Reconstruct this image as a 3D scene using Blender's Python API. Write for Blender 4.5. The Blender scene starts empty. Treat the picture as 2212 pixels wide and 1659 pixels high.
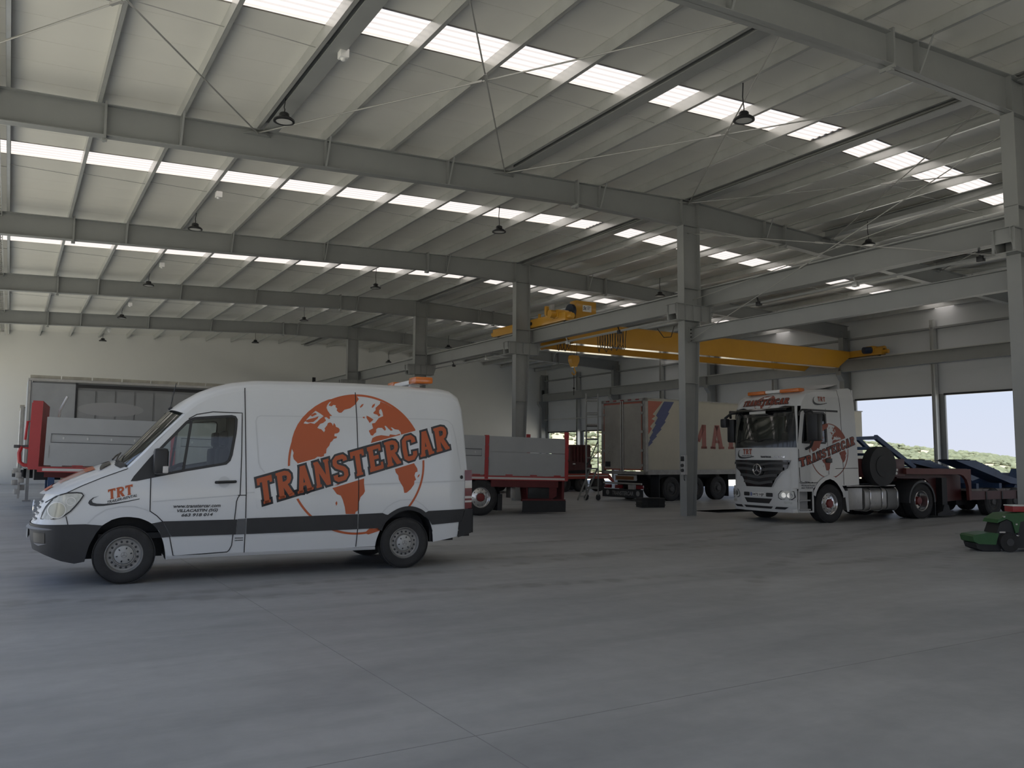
import bpy, bmesh, math, random
from mathutils import Vector, Matrix
from mathutils.geometry import delaunay_2d_cdt, tessellate_polygon
random.seed(7)
R = math.radians
SC = bpy.context.scene
COL = SC.collection

# ------------------------------------------------------------------ camera
F_PX, YAW, PITCH, ROLL, EYE = 1799.0, 0.5417, 0.0885, 0.0053, 1.6
fh = Vector((math.sin(YAW), math.cos(YAW), 0)); rt = Vector((math.cos(YAW), -math.sin(YAW), 0)); up = Vector((0, 0, 1))
fw = fh * math.cos(PITCH) + up * math.sin(PITCH); u0 = -fh * math.sin(PITCH) + up * math.cos(PITCH)
rr = rt * math.cos(ROLL) + u0 * math.sin(ROLL); uu = u0 * math.cos(ROLL) - rt * math.sin(ROLL)
cd = bpy.data.cameras.new('camera'); cam = bpy.data.objects.new('camera', cd); COL.objects.link(cam)
cd.sensor_width = 36.0; cd.lens = F_PX / 2212 * 36.0; cd.clip_end = 3000
m = Matrix((rr, uu, -fw)).transposed().to_4x4(); m.translation = Vector((0, 0, EYE)); cam.matrix_world = m
SC.camera = cam

# ------------------------------------------------------------------ view + sampling aids
SC.view_settings.view_transform = 'Standard'; SC.view_settings.look = 'None'
SC.view_settings.gamma = 1.0; SC.view_settings.use_curve_mapping = False
SC.view_settings.exposure = EXPOSURE = 0.42
SC.cycles.use_denoising = True
SC.cycles.max_bounces = 7; SC.cycles.diffuse_bounces = 4; SC.cycles.glossy_bounces = 3
SC.cycles.use_adaptive_sampling = True; SC.cycles.adaptive_threshold = 0.04
SC.cycles.transmission_bounces = 5; SC.cycles.transparent_max_bounces = 8
SC.cycles.sample_clamp_indirect = 6.0; SC.cycles.caustics_reflective = False; SC.cycles.caustics_refractive = False

# ------------------------------------------------------------------ sky, sun
wd = bpy.data.worlds.new('sky'); SC.world = wd; wd.use_nodes = True
nt = wd.node_tree; nt.nodes.clear()
no = nt.nodes.new('ShaderNodeOutputWorld'); nb = nt.nodes.new('ShaderNodeBackground')
tc = nt.nodes.new('ShaderNodeTexCoord'); sp = nt.nodes.new('ShaderNodeSeparateXYZ'); cr = nt.nodes.new('ShaderNodeValToRGB')
nt.links.new(tc.outputs['Generated'], sp.inputs[0]); nt.links.new(sp.outputs['Z'], cr.inputs[0])
cr.color_ramp.elements[0].position = 0.0; cr.color_ramp.elements[0].color = (0.60, 0.635, 0.74, 1)
cr.color_ramp.elements[1].position = 1.0; cr.color_ramp.elements[1].color = (0.40, 0.56, 0.92, 1)
e = cr.color_ramp.elements.new(0.10); e.color = (0.55, 0.62, 0.76, 1)
e = cr.color_ramp.elements.new(0.35); e.color = (0.47, 0.59, 0.84, 1)
nt.links.new(cr.outputs[0], nb.inputs[0]); nb.inputs[1].default_value = SKY = 0.9
nt.links.new(nb.outputs[0], no.inputs[0])
sd = bpy.data.lights.new('sun', 'SUN'); sd.energy = 7.5; sd.angle = R(0.6); sd.color = (0.98, 0.96, 0.88)
sun = bpy.data.objects.new('sun', sd); COL.objects.link(sun)
sun.rotation_euler = Vector((0.26, 0.30, -1.0)).to_track_quat('-Z', 'Y').to_euler(); sun.location = (-20, -20, 60)

def portal(x, y, z, w, h, normal):
    # sampling guide for daylight entering through an opening of the building (emits nothing itself)
    l = bpy.data.lights.new('daylight_portal', 'AREA'); l.shape = 'RECTANGLE'; l.size = w; l.size_y = h
    l.cycles.is_portal = True
    o = bpy.data.objects.new('daylight_portal', l); COL.objects.link(o)
    o.location = (x, y, z); o.rotation_euler = Vector(normal).to_track_quat('-Z', 'Y').to_euler()

# ------------------------------------------------------------------ helpers
def P_(nt, t, **kw):
    n = nt.nodes.new(t)
    for k, v in kw.items(): setattr(n, k, v)
    return n
MATS = {}
def mat(name, col, rough=0.5, metal=0.0, var=0.0, scale=3.0, bump=0.0, bscale=40.0, spec=0.5, coat=0.0, stretch=None, col2=None, alpha=None, trans=0.0, detail=4.0):
    if name in MATS: return MATS[name]
    m = bpy.data.materials.new(name); m.use_nodes = True; nt = m.node_tree
    b = nt.nodes['Principled BSDF']
    b.inputs['Base Color'].default_value = (*col, 1); b.inputs['Roughness'].default_value = rough
    b.inputs['Metallic'].default_value = metal; b.inputs['Specular IOR Level'].default_value = spec
    b.inputs['Coat Weight'].default_value = coat; b.inputs['Coat Roughness'].default_value = 0.08
    if trans: b.inputs['Transmission Weight'].default_value = trans
    tc = P_(nt, 'ShaderNodeTexCoord'); vec = tc.outputs['Object']
    if stretch:
        mp = P_(nt, 'ShaderNodeMapping'); mp.inputs['Scale'].default_value = stretch
        nt.links.new(vec, mp.inputs['Vector']); vec = mp.outputs['Vector']
    if var or col2:
        n = P_(nt, 'ShaderNodeTexNoise'); n.inputs['Scale'].default_value = scale; n.inputs['Detail'].default_value = detail
        n.inputs['Roughness'].default_value = 0.6
        nt.links.new(vec, n.inputs['Vector'])
        r = P_(nt, 'ShaderNodeValToRGB'); nt.links.new(n.outputs['Fac'], r.inputs['Fac'])
        r.color_ramp.elements[0].position = 0.3; r.color_ramp.elements[1].position = 0.7
        c2 = col2 or tuple(min(1, c * (1 + var)) for c in col); c1 = col if col2 else tuple(c * (1 - var) for c in col)
        r.color_ramp.elements[0].color = (*c1, 1); r.color_ramp.elements[1].color = (*c2, 1)
        nt.links.new(r.outputs['Color'], b.inputs['Base Color'])
    if bump:
        n2 = P_(nt, 'ShaderNodeTexNoise'); n2.inputs['Scale'].default_value = bscale; n2.inputs['Detail'].default_value = 3
        nt.links.new(vec, n2.inputs['Vector'])
        bp = P_(nt, 'ShaderNodeBump'); bp.inputs['Strength'].default_value = bump; bp.inputs['Distance'].default_value = 0.01
        nt.links.new(n2.outputs['Fac'], bp.inputs['Height']); nt.links.new(bp.outputs['Normal'], b.inputs['Normal'])
    MATS[name] = m
    return m

class MB:
    """collects shapes and links them as ONE mesh object"""
    def __init__(s): s.v = []; s.f = []
    def add(s, vs, fs):
        o = len(s.v); s.v += [tuple(p) for p in vs]; s.f += [tuple(i + o for i in f) for f in fs]; return s
    def box(s, x0, x1, y0, y1, z0, z1):
        return s.add([(x0,y0,z0),(x1,y0,z0),(x1,y1,z0),(x0,y1,z0),(x0,y0,z1),(x1,y0,z1),(x1,y1,z1),(x0,y1,z1)],
                     [(3,2,1,0),(4,5,6,7),(0,1,5,4),(1,2,6,5),(2,3,7,6),(3,0,4,7)])
    def bbox(s, x0, x1, y0, y1, z0, z1, b=0.02):
        # box with chamfered edges
        bm = bmesh.new(); bmesh.ops.create_cube(bm, size=1)
        for v in bm.verts: v.co = Vector(((x0+x1)/2 + v.co.x*(x1-x0), (y0+y1)/2 + v.co.y*(y1-y0), (z0+z1)/2 + v.co.z*(z1-z0)))
        bmesh.ops.bevel(bm, geom=bm.edges[:], offset=b, segments=2, affect='EDGES', profile=0.6)
        bm.verts.index_update(); s.add([v.co[:] for v in bm.verts], [[v.index for v in f.verts] for f in bm.faces]); bm.free(); return s
    def bar(s, p0, p1, w, h, upv=(0,0,1)):
        p0 = Vector(p0); p1 = Vector(p1); d = (p1-p0).normalized(); u = Vector(upv)
        if abs(d.dot(u)) > .99: u = Vector((1,0,0))
        a = d.cross(u).normalized()*w/2; b = a.cross(d).normalized()*h/2
        q = [p0-a-b,p0+a-b,p0+a+b,p0-a+b,p1-a-b,p1+a-b,p1+a+b,p1-a+b]
        return s.add(q, [(0,1,2,3),(7,6,5,4),(0,4,5,1),(1,5,6,2),(2,6,7,3),(3,7,4,0)])
    def cyl(s, p0, p1, r, n=12, r1=None, caps=True):
        p0 = Vector(p0); p1 = Vector(p1); d = (p1-p0).normalized(); r1 = r if r1 is None else r1
        u = Vector((0,0,1)) if abs(d.z) < .9 else Vector((1,0,0)); a = d.cross(u).normalized(); b = d.cross(a)
        vs = []
        for p, rad in ((p0, r), (p1, r1)):
            for i in range(n):
                t = 2*math.pi*i/n; vs.append(p + a*math.cos(t)*rad + b*math.sin(t)*rad)
        fs = [(i, (i+1)%n, n+(i+1)%n, n+i) for i in range(n)]
        if caps: fs += [tuple(range(n))[::-1], tuple(range(n, 2*n))]
        return s.add(vs, fs)
    def tube(s, pts, r, n=8, closed=False):
        pts = [Vector(p) for p in pts]; m_ = len(pts); vs = []; pa = None
        for i, p in enumerate(pts):
            if closed: d = pts[(i+1)%m_] - pts[i-1]
            else: d = pts[min(i+1,m_-1)] - pts[max(i-1,0)]
            d = d.normalized()
            if pa is None: u = Vector((0,0,1)) if abs(d.z) < .9 else Vector((1,0,0)); pa = d.cross(u).normalized()
            a = (pa - d*pa.dot(d)).normalized(); pa = a; b = d.cross(a)
            for k in range(n):
                t = 2*math.pi*k/n; vs.append(p + a*math.cos(t)*r + b*math.sin(t)*r)
        fs = [(i*n+k, i*n+(k+1)%n, (i+1)%m_*n+(k+1)%n, (i+1)%m_*n+k) for i in range(m_ if closed else m_-1) for k in range(n)]
        if not closed: fs += [tuple(range(n))[::-1], tuple(range((m_-1)*n, m_*n))]
        return s.add(vs, fs)
    def prism(s, poly, fn0, fn1):
        # poly: 2D outline; fn0/fn1 map (a,b) -> 3D of either face
        n = len(poly)
        vs = [fn0(*p) for p in poly] + [fn1(*p) for p in poly]
        return s.add(vs, [tuple(range(n))[::-1], tuple(range(n, 2*n))] + [(i, (i+1)%n, n+(i+1)%n, n+i) for i in range(n)])
    def prX(s, poly, x0, x1): return s.prism(poly, lambda a,b:(x0,a,b), lambda a,b:(x1,a,b))   # (y,z)
    def prY(s, poly, y0, y1): return s.prism(poly, lambda a,b:(a,y0,b), lambda a,b:(a,y1,b))   # (x,z)
    def prZ(s, poly, z0, z1): return s.prism(poly, lambda a,b:(a,b,z0), lambda a,b:(a,b,z1))   # (x,y)
    def lathe(s, prof, c, axis='y', n=24, closed=True):
        # prof: (radius, along-axis); ring of revolution about axis through c
        vs = []; c = Vector(c)
        for r, h in prof:
            for i in range(n):
                t = 2*math.pi*i/n; a, b = r*math.cos(t), r*math.sin(t)
                vs.append(c + Vector({'y':(a,h,b),'x':(h,a,b),'z':(a,b,h)}[axis]))
        m_ = len(prof); fs = [(i*n+k, i*n+(k+1)%n, (i+1)*n+(k+1)%n, (i+1)*n+k) for i in range(m_-1) for k in range(n)]
        return s.add(vs, fs)
    def grid(s, rows, flip=False):
        n = len(rows[0]); vs = [p for r in rows for p in r]
        fs = [(i*n+k, i*n+k+1, (i+1)*n+k+1, (i+1)*n+k) for i in range(len(rows)-1) for k in range(n-1)]
        return s.add(vs, [f[::-1] for f in fs] if flip else fs)
    def mesh(s, name, mt, smooth=40):
        me = bpy.data.meshes.new(name); me.from_pydata(s.v, [], s.f); me.validate()
        bm = bmesh.new(); bm.from_mesh(me); bmesh.ops.remove_doubles(bm, verts=bm.verts, dist=1e-5)
        bmesh.ops.recalc_face_normals(bm, faces=bm.faces); bm.to_mesh(me); bm.free()
        if smooth: me.shade_smooth(); me.set_sharp_from_angle(angle=R(smooth))
        for x in (mt if isinstance(mt, (list, tuple)) else [mt]): me.materials.append(x)
        return me
    def build(s, name, mt, parent=None, smooth=40): return put(name, s.mesh(name, mt, smooth), parent)
def put(name, me, parent=None, loc=None, rot=None):
    o = bpy.data.objects.new(name, me); COL.objects.link(o)
    if parent: o.parent = parent
    if loc: o.location = loc
    if rot: o.rotation_euler = rot
    return o
def tag(o, label, cat, group=None):
    o['label'] = label; o['category'] = cat
    if group: o['group'] = group
    return o
def thing(name, label, cat, loc=(0,0,0), rotz=0.0, group=None):
    o = bpy.data.objects.new(name, None); COL.objects.link(o); o.empty_display_size = 0.2
    o.location = loc; o.rotation_euler = (0, 0, rotz); return tag(o, label, cat, group)
def struct(o): o['kind'] = 'structure'; return o
def stuff(o): o['kind'] = 'stuff'; return o
def sub(o, label): o['label'] = label; return o
def copy_tree(o, parent=None):
    c = o.copy(); COL.objects.link(c); c.parent = parent
    for ch in list(o.children): copy_tree(ch, c)
    return c
def lerp(a, b, t): return a + (b-a)*t
def interp(x, pts):
    if x <= pts[0][0]: return pts[0][1]
    for (a, b), (c, d) in zip(pts, pts[1:]):
        if x <= c: return b + (d-b)*(x-a)/(c-a)
    return pts[-1][1]
def smooth_interp(x, pts):
    # monotone-ish cubic (Catmull-Rom) through pts
    if x <= pts[0][0]: return pts[0][1]
    if x >= pts[-1][0]: return pts[-1][1]
    for i in range(len(pts)-1):
        if x <= pts[i+1][0]:
            x0, y0 = pts[i]; x1, y1 = pts[i+1]; h = x1-x0; t = (x-x0)/h
            m0 = ((pts[i+1][1]-pts[i-1][1])/(pts[i+1][0]-pts[i-1][0])) if i > 0 else (y1-y0)/h
            m1 = ((pts[i+2][1]-pts[i][1])/(pts[i+2][0]-pts[i][0])) if i+2 < len(pts) else (y1-y0)/h
            return (2*t**3-3*t*t+1)*y0 + (t**3-2*t*t+t)*h*m0 + (-2*t**3+3*t*t)*y1 + (t**3-t*t)*h*m1
def arc(cx, cy, r, a0, a1, n, ry=None):
    ry = r if ry is None else ry
    return [(cx + r*math.cos(R(lerp(a0,a1,i/n))), cy + ry*math.sin(R(lerp(a0,a1,i/n)))) for i in range(n+1)]
def rrect(x0, x1, y0, y1, r, n=4):
    return arc(x1-r,y1-r,r,0,90,n)+arc(x0+r,y1-r,r,90,180,n)+arc(x0+r,y0+r,r,180,270,n)+arc(x1-r,y0+r,r,270,360,n)
def inside(p, poly):
    x, y = p; c = False; n = len(poly)
    for i in range(n):
        x0, y0 = poly[i]; x1, y1 = poly[i-1]
        if (y0 > y) != (y1 > y) and x < (x1-x0)*(y-y0)/(y1-y0)+x0: c = not c
    return c
def area_mesh(mb, outline, holes, fn, step=0.12):
    """fill a 2D outline (with holes) by a fine triangulation and map it onto a surface fn(a,b)->3D"""
    def dens(pl):
        out = []
        for i in range(len(pl)):
            a = pl[i]; b = pl[(i+1)%len(pl)]; k = max(1, int(math.hypot(b[0]-a[0], b[1]-a[1])/step+.5))
            out += [(lerp(a[0],b[0],j/k), lerp(a[1],b[1],j/k)) for j in range(k)]
        return out
    loops = [dens(outline)] + [dens(h) for h in holes]
    pts = []; edges = []
    for lp in loops:
        o = len(pts); pts += lp; edges += [(o+i, o+(i+1)%len(lp)) for i in range(len(lp))]
    x0 = min(p[0] for p in outline); x1 = max(p[0] for p in outline); y0 = min(p[1] for p in outline); y1 = max(p[1] for p in outline)
    nx = int((x1-x0)/step); ny = int((y1-y0)/step)
    for i in range(1, nx+1):
        for j in range(1, ny+1):
            p = (x0+(x1-x0)*i/(nx+1)+.0007*j, y0+(y1-y0)*j/(ny+1)+.0005*i)
            if inside(p, outline) and not any(inside(p, h) for h in holes): pts.append(p)
    vo, eo, fo, *_ = delaunay_2d_cdt([Vector(p) for p in pts], edges, [], 0, 1e-6)
    vs = [fn(v.x, v.y) for v in vo]; fs = []
    for f in fo:
        cx = sum(vo[i].x for i in f)/len(f); cy = sum(vo[i].y for i in f)/len(f)
        if inside((cx, cy), outline) and not any(inside((cx, cy), h) for h in holes): fs.append(tuple(f))
    return mb.add(vs, fs)
def strip(mb, pts, w, fn, closed=False):
    """thin band of width w along a 2D polyline, mapped by fn"""
    n = len(pts); L = []; Rr = []
    for i in range(n):
        a = pts[i-1] if (closed or i) else pts[0]; b = pts[(i+1)%n] if (closed or i < n-1) else pts[-1]
        dx, dy = b[0]-a[0], b[1]-a[1]; l = math.hypot(dx, dy) or 1; nx, ny = -dy/l*w/2, dx/l*w/2
        L.append(fn(pts[i][0]+nx, pts[i][1]+ny)); Rr.append(fn(pts[i][0]-nx, pts[i][1]-ny))
    vs = L + Rr
    return mb.add(vs, [(i, (i+1)%n, n+(i+1)%n, n+i) for i in range(n if closed else n-1)])
def densify(pl, step, closed=False):
    out = []
    rng = range(len(pl)) if closed else range(len(pl)-1)
    for i in rng:
        a = pl[i]; b = pl[(i+1)%len(pl)]; k = max(1, int(math.hypot(b[0]-a[0], b[1]-a[1])/step+.5))
        out += [(lerp(a[0],b[0],j/k), lerp(a[1],b[1],j/k)) for j in range(k)]
    if not closed: out.append(pl[-1])
    return out
def text_shape(body, size=1.0, bold=0.0, shear=0.0, spacing=1.0):
    """flat triangles of a line of lettering in the built-in typeface: (verts2d, faces, width)"""
    cu = bpy.data.curves.new('lettering', 'FONT'); cu.body = body; cu.size = size; cu.offset = bold; cu.shear = shear
    cu.space_character = spacing; cu.resolution_u = 3
    ob = bpy.data.objects.new('lettering', cu); COL.objects.link(ob)
    me = ob.to_mesh(); vs = [(v.co.x, v.co.y) for v in me.vertices]; fs = [tuple(p.vertices) for p in me.polygons]
    ob.to_mesh_clear(); bpy.data.objects.remove(ob); bpy.data.curves.remove(cu)
    w = max((v[0] for v in vs), default=0)
    return vs, fs, w
def lettering(mb, body, size, fn, x0, y0, bold=0.0, shear=0.0, width=None, spacing=1.0, slope=0.0):
    vs, fs, w = text_shape(body, size, bold, shear, spacing)
    k = (width/w) if width else 1.0
    return mb.add([fn(x0+x*k, y0+y+slope*x*k) for x, y in vs], fs)

def crom(pts, k=3):
    """rounder polyline through pts (Catmull-Rom)"""
    out = []; n = len(pts)
    for i in range(n-1):
        a, b, c, d = pts[max(i-1,0)], pts[i], pts[i+1], pts[min(i+2,n-1)]
        for j in range(k):
            t = j/k; out.append(tuple(.5*((2*b[m])+(c[m]-a[m])*t+(2*a[m]-5*b[m]+4*c[m]-d[m])*t*t+(-a[m]+3*b[m]-3*c[m]+d[m])*t**3) for m in (0,1)))
    return out + [tuple(pts[-1])]
# ------------------------------------------------------------------ hall geometry (metres; X across, Y along the hall, camera at the origin)
BAY = 9.27
def YF(k): return 8.52 + BAY*k            # portal frame planes
XL, XR, XRIDGE = -3.0, 36.2, 16.6          # side walls, ridge
YB, YE = YF(5)-.005, YF(-2)+0.1            # back wall, front wall
def rtop(x): return 8.44 + .0405*(x if x < XRIDGE else 2*XRIDGE-x)     # rafter top
def rbot(x):
    x = x if x < XRIDGE else 2*XRIDGE-x
    return 7.80 + .044*x if x < 12.5 else 8.35
PUR = 0.25                                 # purlin depth
def roofz(x): return rtop(x) + PUR

M_STEEL = mat('painted_grey_steel', (.305,.315,.308), .40, var=.05, scale=1.2)
M_GALV = mat('galvanised_steel', (.56,.57,.55), .30, metal=.5, var=.06, scale=2.5)
M_ROOF = mat('roof_panel_lining', (.81,.80,.74), .36, var=.03, scale=.6)
M_WALL = mat('white_wall_paint', (.76,.76,.73), .6, var=.025, scale=.35)
M_WPAN = mat('white_wall_panel', (.66,.68,.69), .42, var=.03, scale=.5)
M_DARK = mat('black_rubber', (.022,.023,.025), .65, var=.2, scale=6)
M_BLACK = mat('black_plastic', (.018,.019,.021), .4)
M_ROD = mat('bracing_rod_steel', (.42,.42,.40), .4, metal=.3)
M_WHITEBOX = mat('white_plastic', (.8,.8,.78), .4)

# ---- translucent roof light sheet
def skylight_mat():
    m = bpy.data.materials.new('translucent_rooflight_sheet'); m.use_nodes = True; nt = m.node_tree; nt.nodes.clear()
    o = P_(nt,'ShaderNodeOutputMaterial'); t = P_(nt,'ShaderNodeBsdfTranslucent'); d = P_(nt,'ShaderNodeBsdfPrincipled'); mx = P_(nt,'ShaderNodeMixShader')
    t.inputs[0].default_value = (.44,.392,.36,1); d.inputs['Base Color'].default_value = (.85,.84,.82,1); d.inputs['Roughness'].default_value = .35
    mx.inputs[0].default_value = .22; nt.links.new(t.outputs[0], mx.inputs[1]); nt.links.new(d.outputs[0], mx.inputs[2]); nt.links.new(mx.outputs[0], o.inputs[0])
    return m
M_SKY = skylight_mat()

# ---- floor: power-floated concrete, dusty, with tyre marks
def floor_mat():
    m = bpy.data.materials.new('dusty_concrete'); m.use_nodes = True; nt = m.node_tree; b = nt.nodes['Principled BSDF']; L = nt.links.new
    tc = P_(nt,'ShaderNodeTexCoord').outputs['Object']
    def noise(sc, det=5, rough=.6, st=None, dist=0.0):
        v = tc
        if st:
            mp = P_(nt,'ShaderNodeMapping'); mp.inputs['Scale'].default_value = st[0]; mp.inputs['Rotation'].default_value = (0,0,st[1]); L(v, mp.inputs['Vector']); v = mp.outputs[0]
        n = P_(nt,'ShaderNodeTexNoise'); n.inputs['Scale'].default_value = sc; n.inputs['Detail'].default_value = det; n.inputs['Roughness'].default_value = rough; n.inputs['Distortion'].default_value = dist
        L(v, n.inputs['Vector']); return n.outputs['Fac']
    def ramp(s, a, b_, ca, cb):
        r = P_(nt,'ShaderNodeValToRGB'); r.color_ramp.elements[0].position = a; r.color_ramp.elements[1].position = b_
        r.color_ramp.elements[0].color = (*ca,1); r.color_ramp.elements[1].color = (*cb,1); L(s, r.inputs[0]); return r.outputs[0]
    def mul(a, b_, f=1.0):
        x = P_(nt,'ShaderNodeMix', data_type='RGBA', blend_type='MULTIPLY'); x.inputs[0].default_value = f; L(a, x.inputs[6]); L(b_, x.inputs[7]); return x.outputs[2]
    base = ramp(noise(.22, 6, .55), .3, .72, (.335,.348,.362), (.44,.453,.465))
    streak = ramp(noise(.9, 5, .6, ((.35,1.6,1), .15), .6), .3, .62, (.72,.73,.74), (1.05,1.05,1.05))
    fine = ramp(noise(5, 4, .6), .3, .7, (.93,.93,.93), (1.05,1.05,1.04))
    c = mul(mul(base, streak, .75), fine)
    # dusty tyre marks swept across the floor (arcs of worn rubber with a tread pattern)
    sep = P_(nt,'ShaderNodeSeparateXYZ'); L(tc, sep.inputs[0])
    def M(op, a, b_=None, c_=None):
        n = P_(nt,'ShaderNodeMath', operation=op)
        for i, v in enumerate((a, b_, c_)):
            if v is None: continue
            if isinstance(v, (int, float)): n.inputs[i].default_value = v
            else: L(v, n.inputs[i])
        return n.outputs[0]
    wob = noise(1.7, 4, .6)
    mask = None
    for cx, cy, r, w in ((10.5,34.5,21.0,.22),(10.5,34.5,23.1,.20),(10.5,34.5,25.9,.22),(24.0,-14.0,26.8,.22),(24.0,-14.0,24.6,.22),(2.0,38.0,27.5,.2)):
        dx = M('SUBTRACT', sep.outputs[0], cx); dy = M('SUBTRACT', sep.outputs[1], cy)
        d = M('SQRT', M('ADD', M('MULTIPLY', dx, dx), M('MULTIPLY', dy, dy)))
        an = M('ARCTAN2', dy, dx)
        tread = M('MULTIPLY_ADD', M('SINE', M('MULTIPLY', an, r*16.0)), .35, .65)
        t = M('MULTIPLY', M('MAXIMUM', M('SUBTRACT', 1.0, M('DIVIDE', M('ABSOLUTE', M('SUBTRACT', d, r)), w)), 0.0), tread)
        mask = t if mask is None else M('MAXIMUM', mask, t)
    reg = M('MINIMUM', M('MAXIMUM', M('DIVIDE', M('SUBTRACT', sep.outputs[1], 6.5), 2.5), 0.0), 1.0)
    patch = M('MULTIPLY', M('MULTIPLY', mask, reg), M('MULTIPLY', M('MAXIMUM', M('SUBTRACT', wob, .38), 0.0), 5.0))
    dk = P_(nt,'ShaderNodeMix', data_type='RGBA', blend_type='MIX'); L(M('MINIMUM', M('MULTIPLY', patch, 1.0), .42), dk.inputs[0]); L(c, dk.inputs[6]); dk.inputs[7].default_value = (.15,.145,.14,1)
    L(dk.outputs[2], b.inputs['Base Color'])
    rr_ = P_(nt,'ShaderNodeMapRange'); L(noise(.6, 4, .6), rr_.inputs[0]); rr_.inputs[3].default_value = .34; rr_.inputs[4].default_value = .6
    L(rr_.outputs[0], b.inputs['Roughness']); b.inputs['Specular IOR Level'].default_value = .45
    bp = P_(nt,'ShaderNodeBump'); bp.inputs['Strength'].default_value = .08; bp.inputs['Distance'].default_value = .01; L(noise(14, 4, .6), bp.inputs['Height']); L(bp.outputs[0], b.inputs['Normal'])
    return m

# floor slabs, cut by saw joints, with two inspection pits left open
PITS = [(18.2, 33.0, 18.3, 19.4), (17.9, 31.0, 9.75, 10.75)]
fl = MB()
xs = sorted({XL, 5.0, 11.5, XR} | {p[0] for p in PITS} | {p[1] for p in PITS})
ys = sorted({YE, -1.0, 5.2, YB} | {p[2] for p in PITS} | {p[3] for p in PITS})
for i in range(len(xs)-1):
    for j in range(len(ys)-1):
        cx, cy = (xs[i]+xs[i+1])/2, (ys[j]+ys[j+1])/2
        if any(p[0] < cx < p[1] and p[2] < cy < p[3] for p in PITS): continue
        fl.add([(xs[i],ys[j],0),(xs[i+1],ys[j],0),(xs[i+1],ys[j+1],0),(xs[i],ys[j+1],0)], [(0,1,2,3)])
floor = struct(fl.build('floor', floor_mat(), smooth=0))
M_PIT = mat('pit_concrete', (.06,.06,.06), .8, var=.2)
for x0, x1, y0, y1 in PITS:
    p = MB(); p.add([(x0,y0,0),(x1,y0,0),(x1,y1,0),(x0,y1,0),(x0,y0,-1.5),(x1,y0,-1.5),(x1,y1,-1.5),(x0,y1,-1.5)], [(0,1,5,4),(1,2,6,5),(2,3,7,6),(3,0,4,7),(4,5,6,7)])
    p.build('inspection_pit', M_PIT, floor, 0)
    fr = MB()
    for a in ((x0-.05,x1+.05,y0-.05,y0+.0),(x0-.05,x1+.05,y1,y1+.05),(x0-.05,x0,y0,y1),(x1,x1+.05,y0,y1)): fr.box(*a, -.05, .006)
    fr.build('pit_edge_frame', M_STEEL, floor)
jn = MB(); jn.box(2.387,2.393,YE,YB,-.001,.0012); jn.build('saw_joint', mat('joint_filler',(.27,.27,.27),.8), floor, 0)
jn = MB(); jn.box(XL,17.0,4.357,4.363,-.001,.0012); jn.build('saw_joint', MATS['joint_filler'], floor, 0)

# ------------------------------------------------------------------ roof
rc = MB(); rc.prY([(XRIDGE-.25,roofz(XRIDGE)+.075),(XRIDGE,roofz(XRIDGE)+.10),(XRIDGE+.25,roofz(XRIDGE)+.075),(XRIDGE,roofz(XRIDGE)+.13)], YE, YB)
ceiling = struct(rc.build('ceiling', M_ROOF, smooth=0))
PW = BAY/10; SLL = math.hypot(XRIDGE-XL, .0405*(XRIDGE-XL)); ANG = math.atan(.0405)
pm = MB(); pm.box(0, SLL+.25, .003, PW-.003, 0, .07); me_panel = pm.mesh('roof_panel', M_ROOF, 0)
# corrugated translucent sheet (profile across Y)
cg = MB(); prof = []
n_r = 5; pit = PW/n_r
for i in range(n_r):
    y = i*pit; prof += [(y+.004,.0),(y+pit*.30,.0),(y+pit*.46,.020),(y+pit*.74,.020),(y+pit*.90,.0)]
prof.append((PW-.004,0))
prof = [(-.05,-.004),(-.006,-.004)] + prof + [(PW+.006,-.004),(PW+.05,-.004)]
cg.grid([[(-.0, y, z) for y, z in prof], [(SLL+.2, y, z) for y, z in prof]])
me_sky = cg.mesh('rooflight_sheet', M_SKY, 0)
for k in range(-2, 5):
    for i in range(10):
        for side in (0, 1):
            lit = i == 4 and k < 4; me = me_sky if lit else me_panel; nm = 'rooflight_sheet' if lit else 'roof_panel'
            y = YF(k)+i*PW
            if side == 0: put(nm, me, ceiling, (XRIDGE-(XRIDGE-XL)-.0, y, roofz(XL)), (0, -ANG, 0))
            else: put(nm, me, ceiling, (XR, y+PW, roofz(XR)), (0, -ANG, math.pi))
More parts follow.
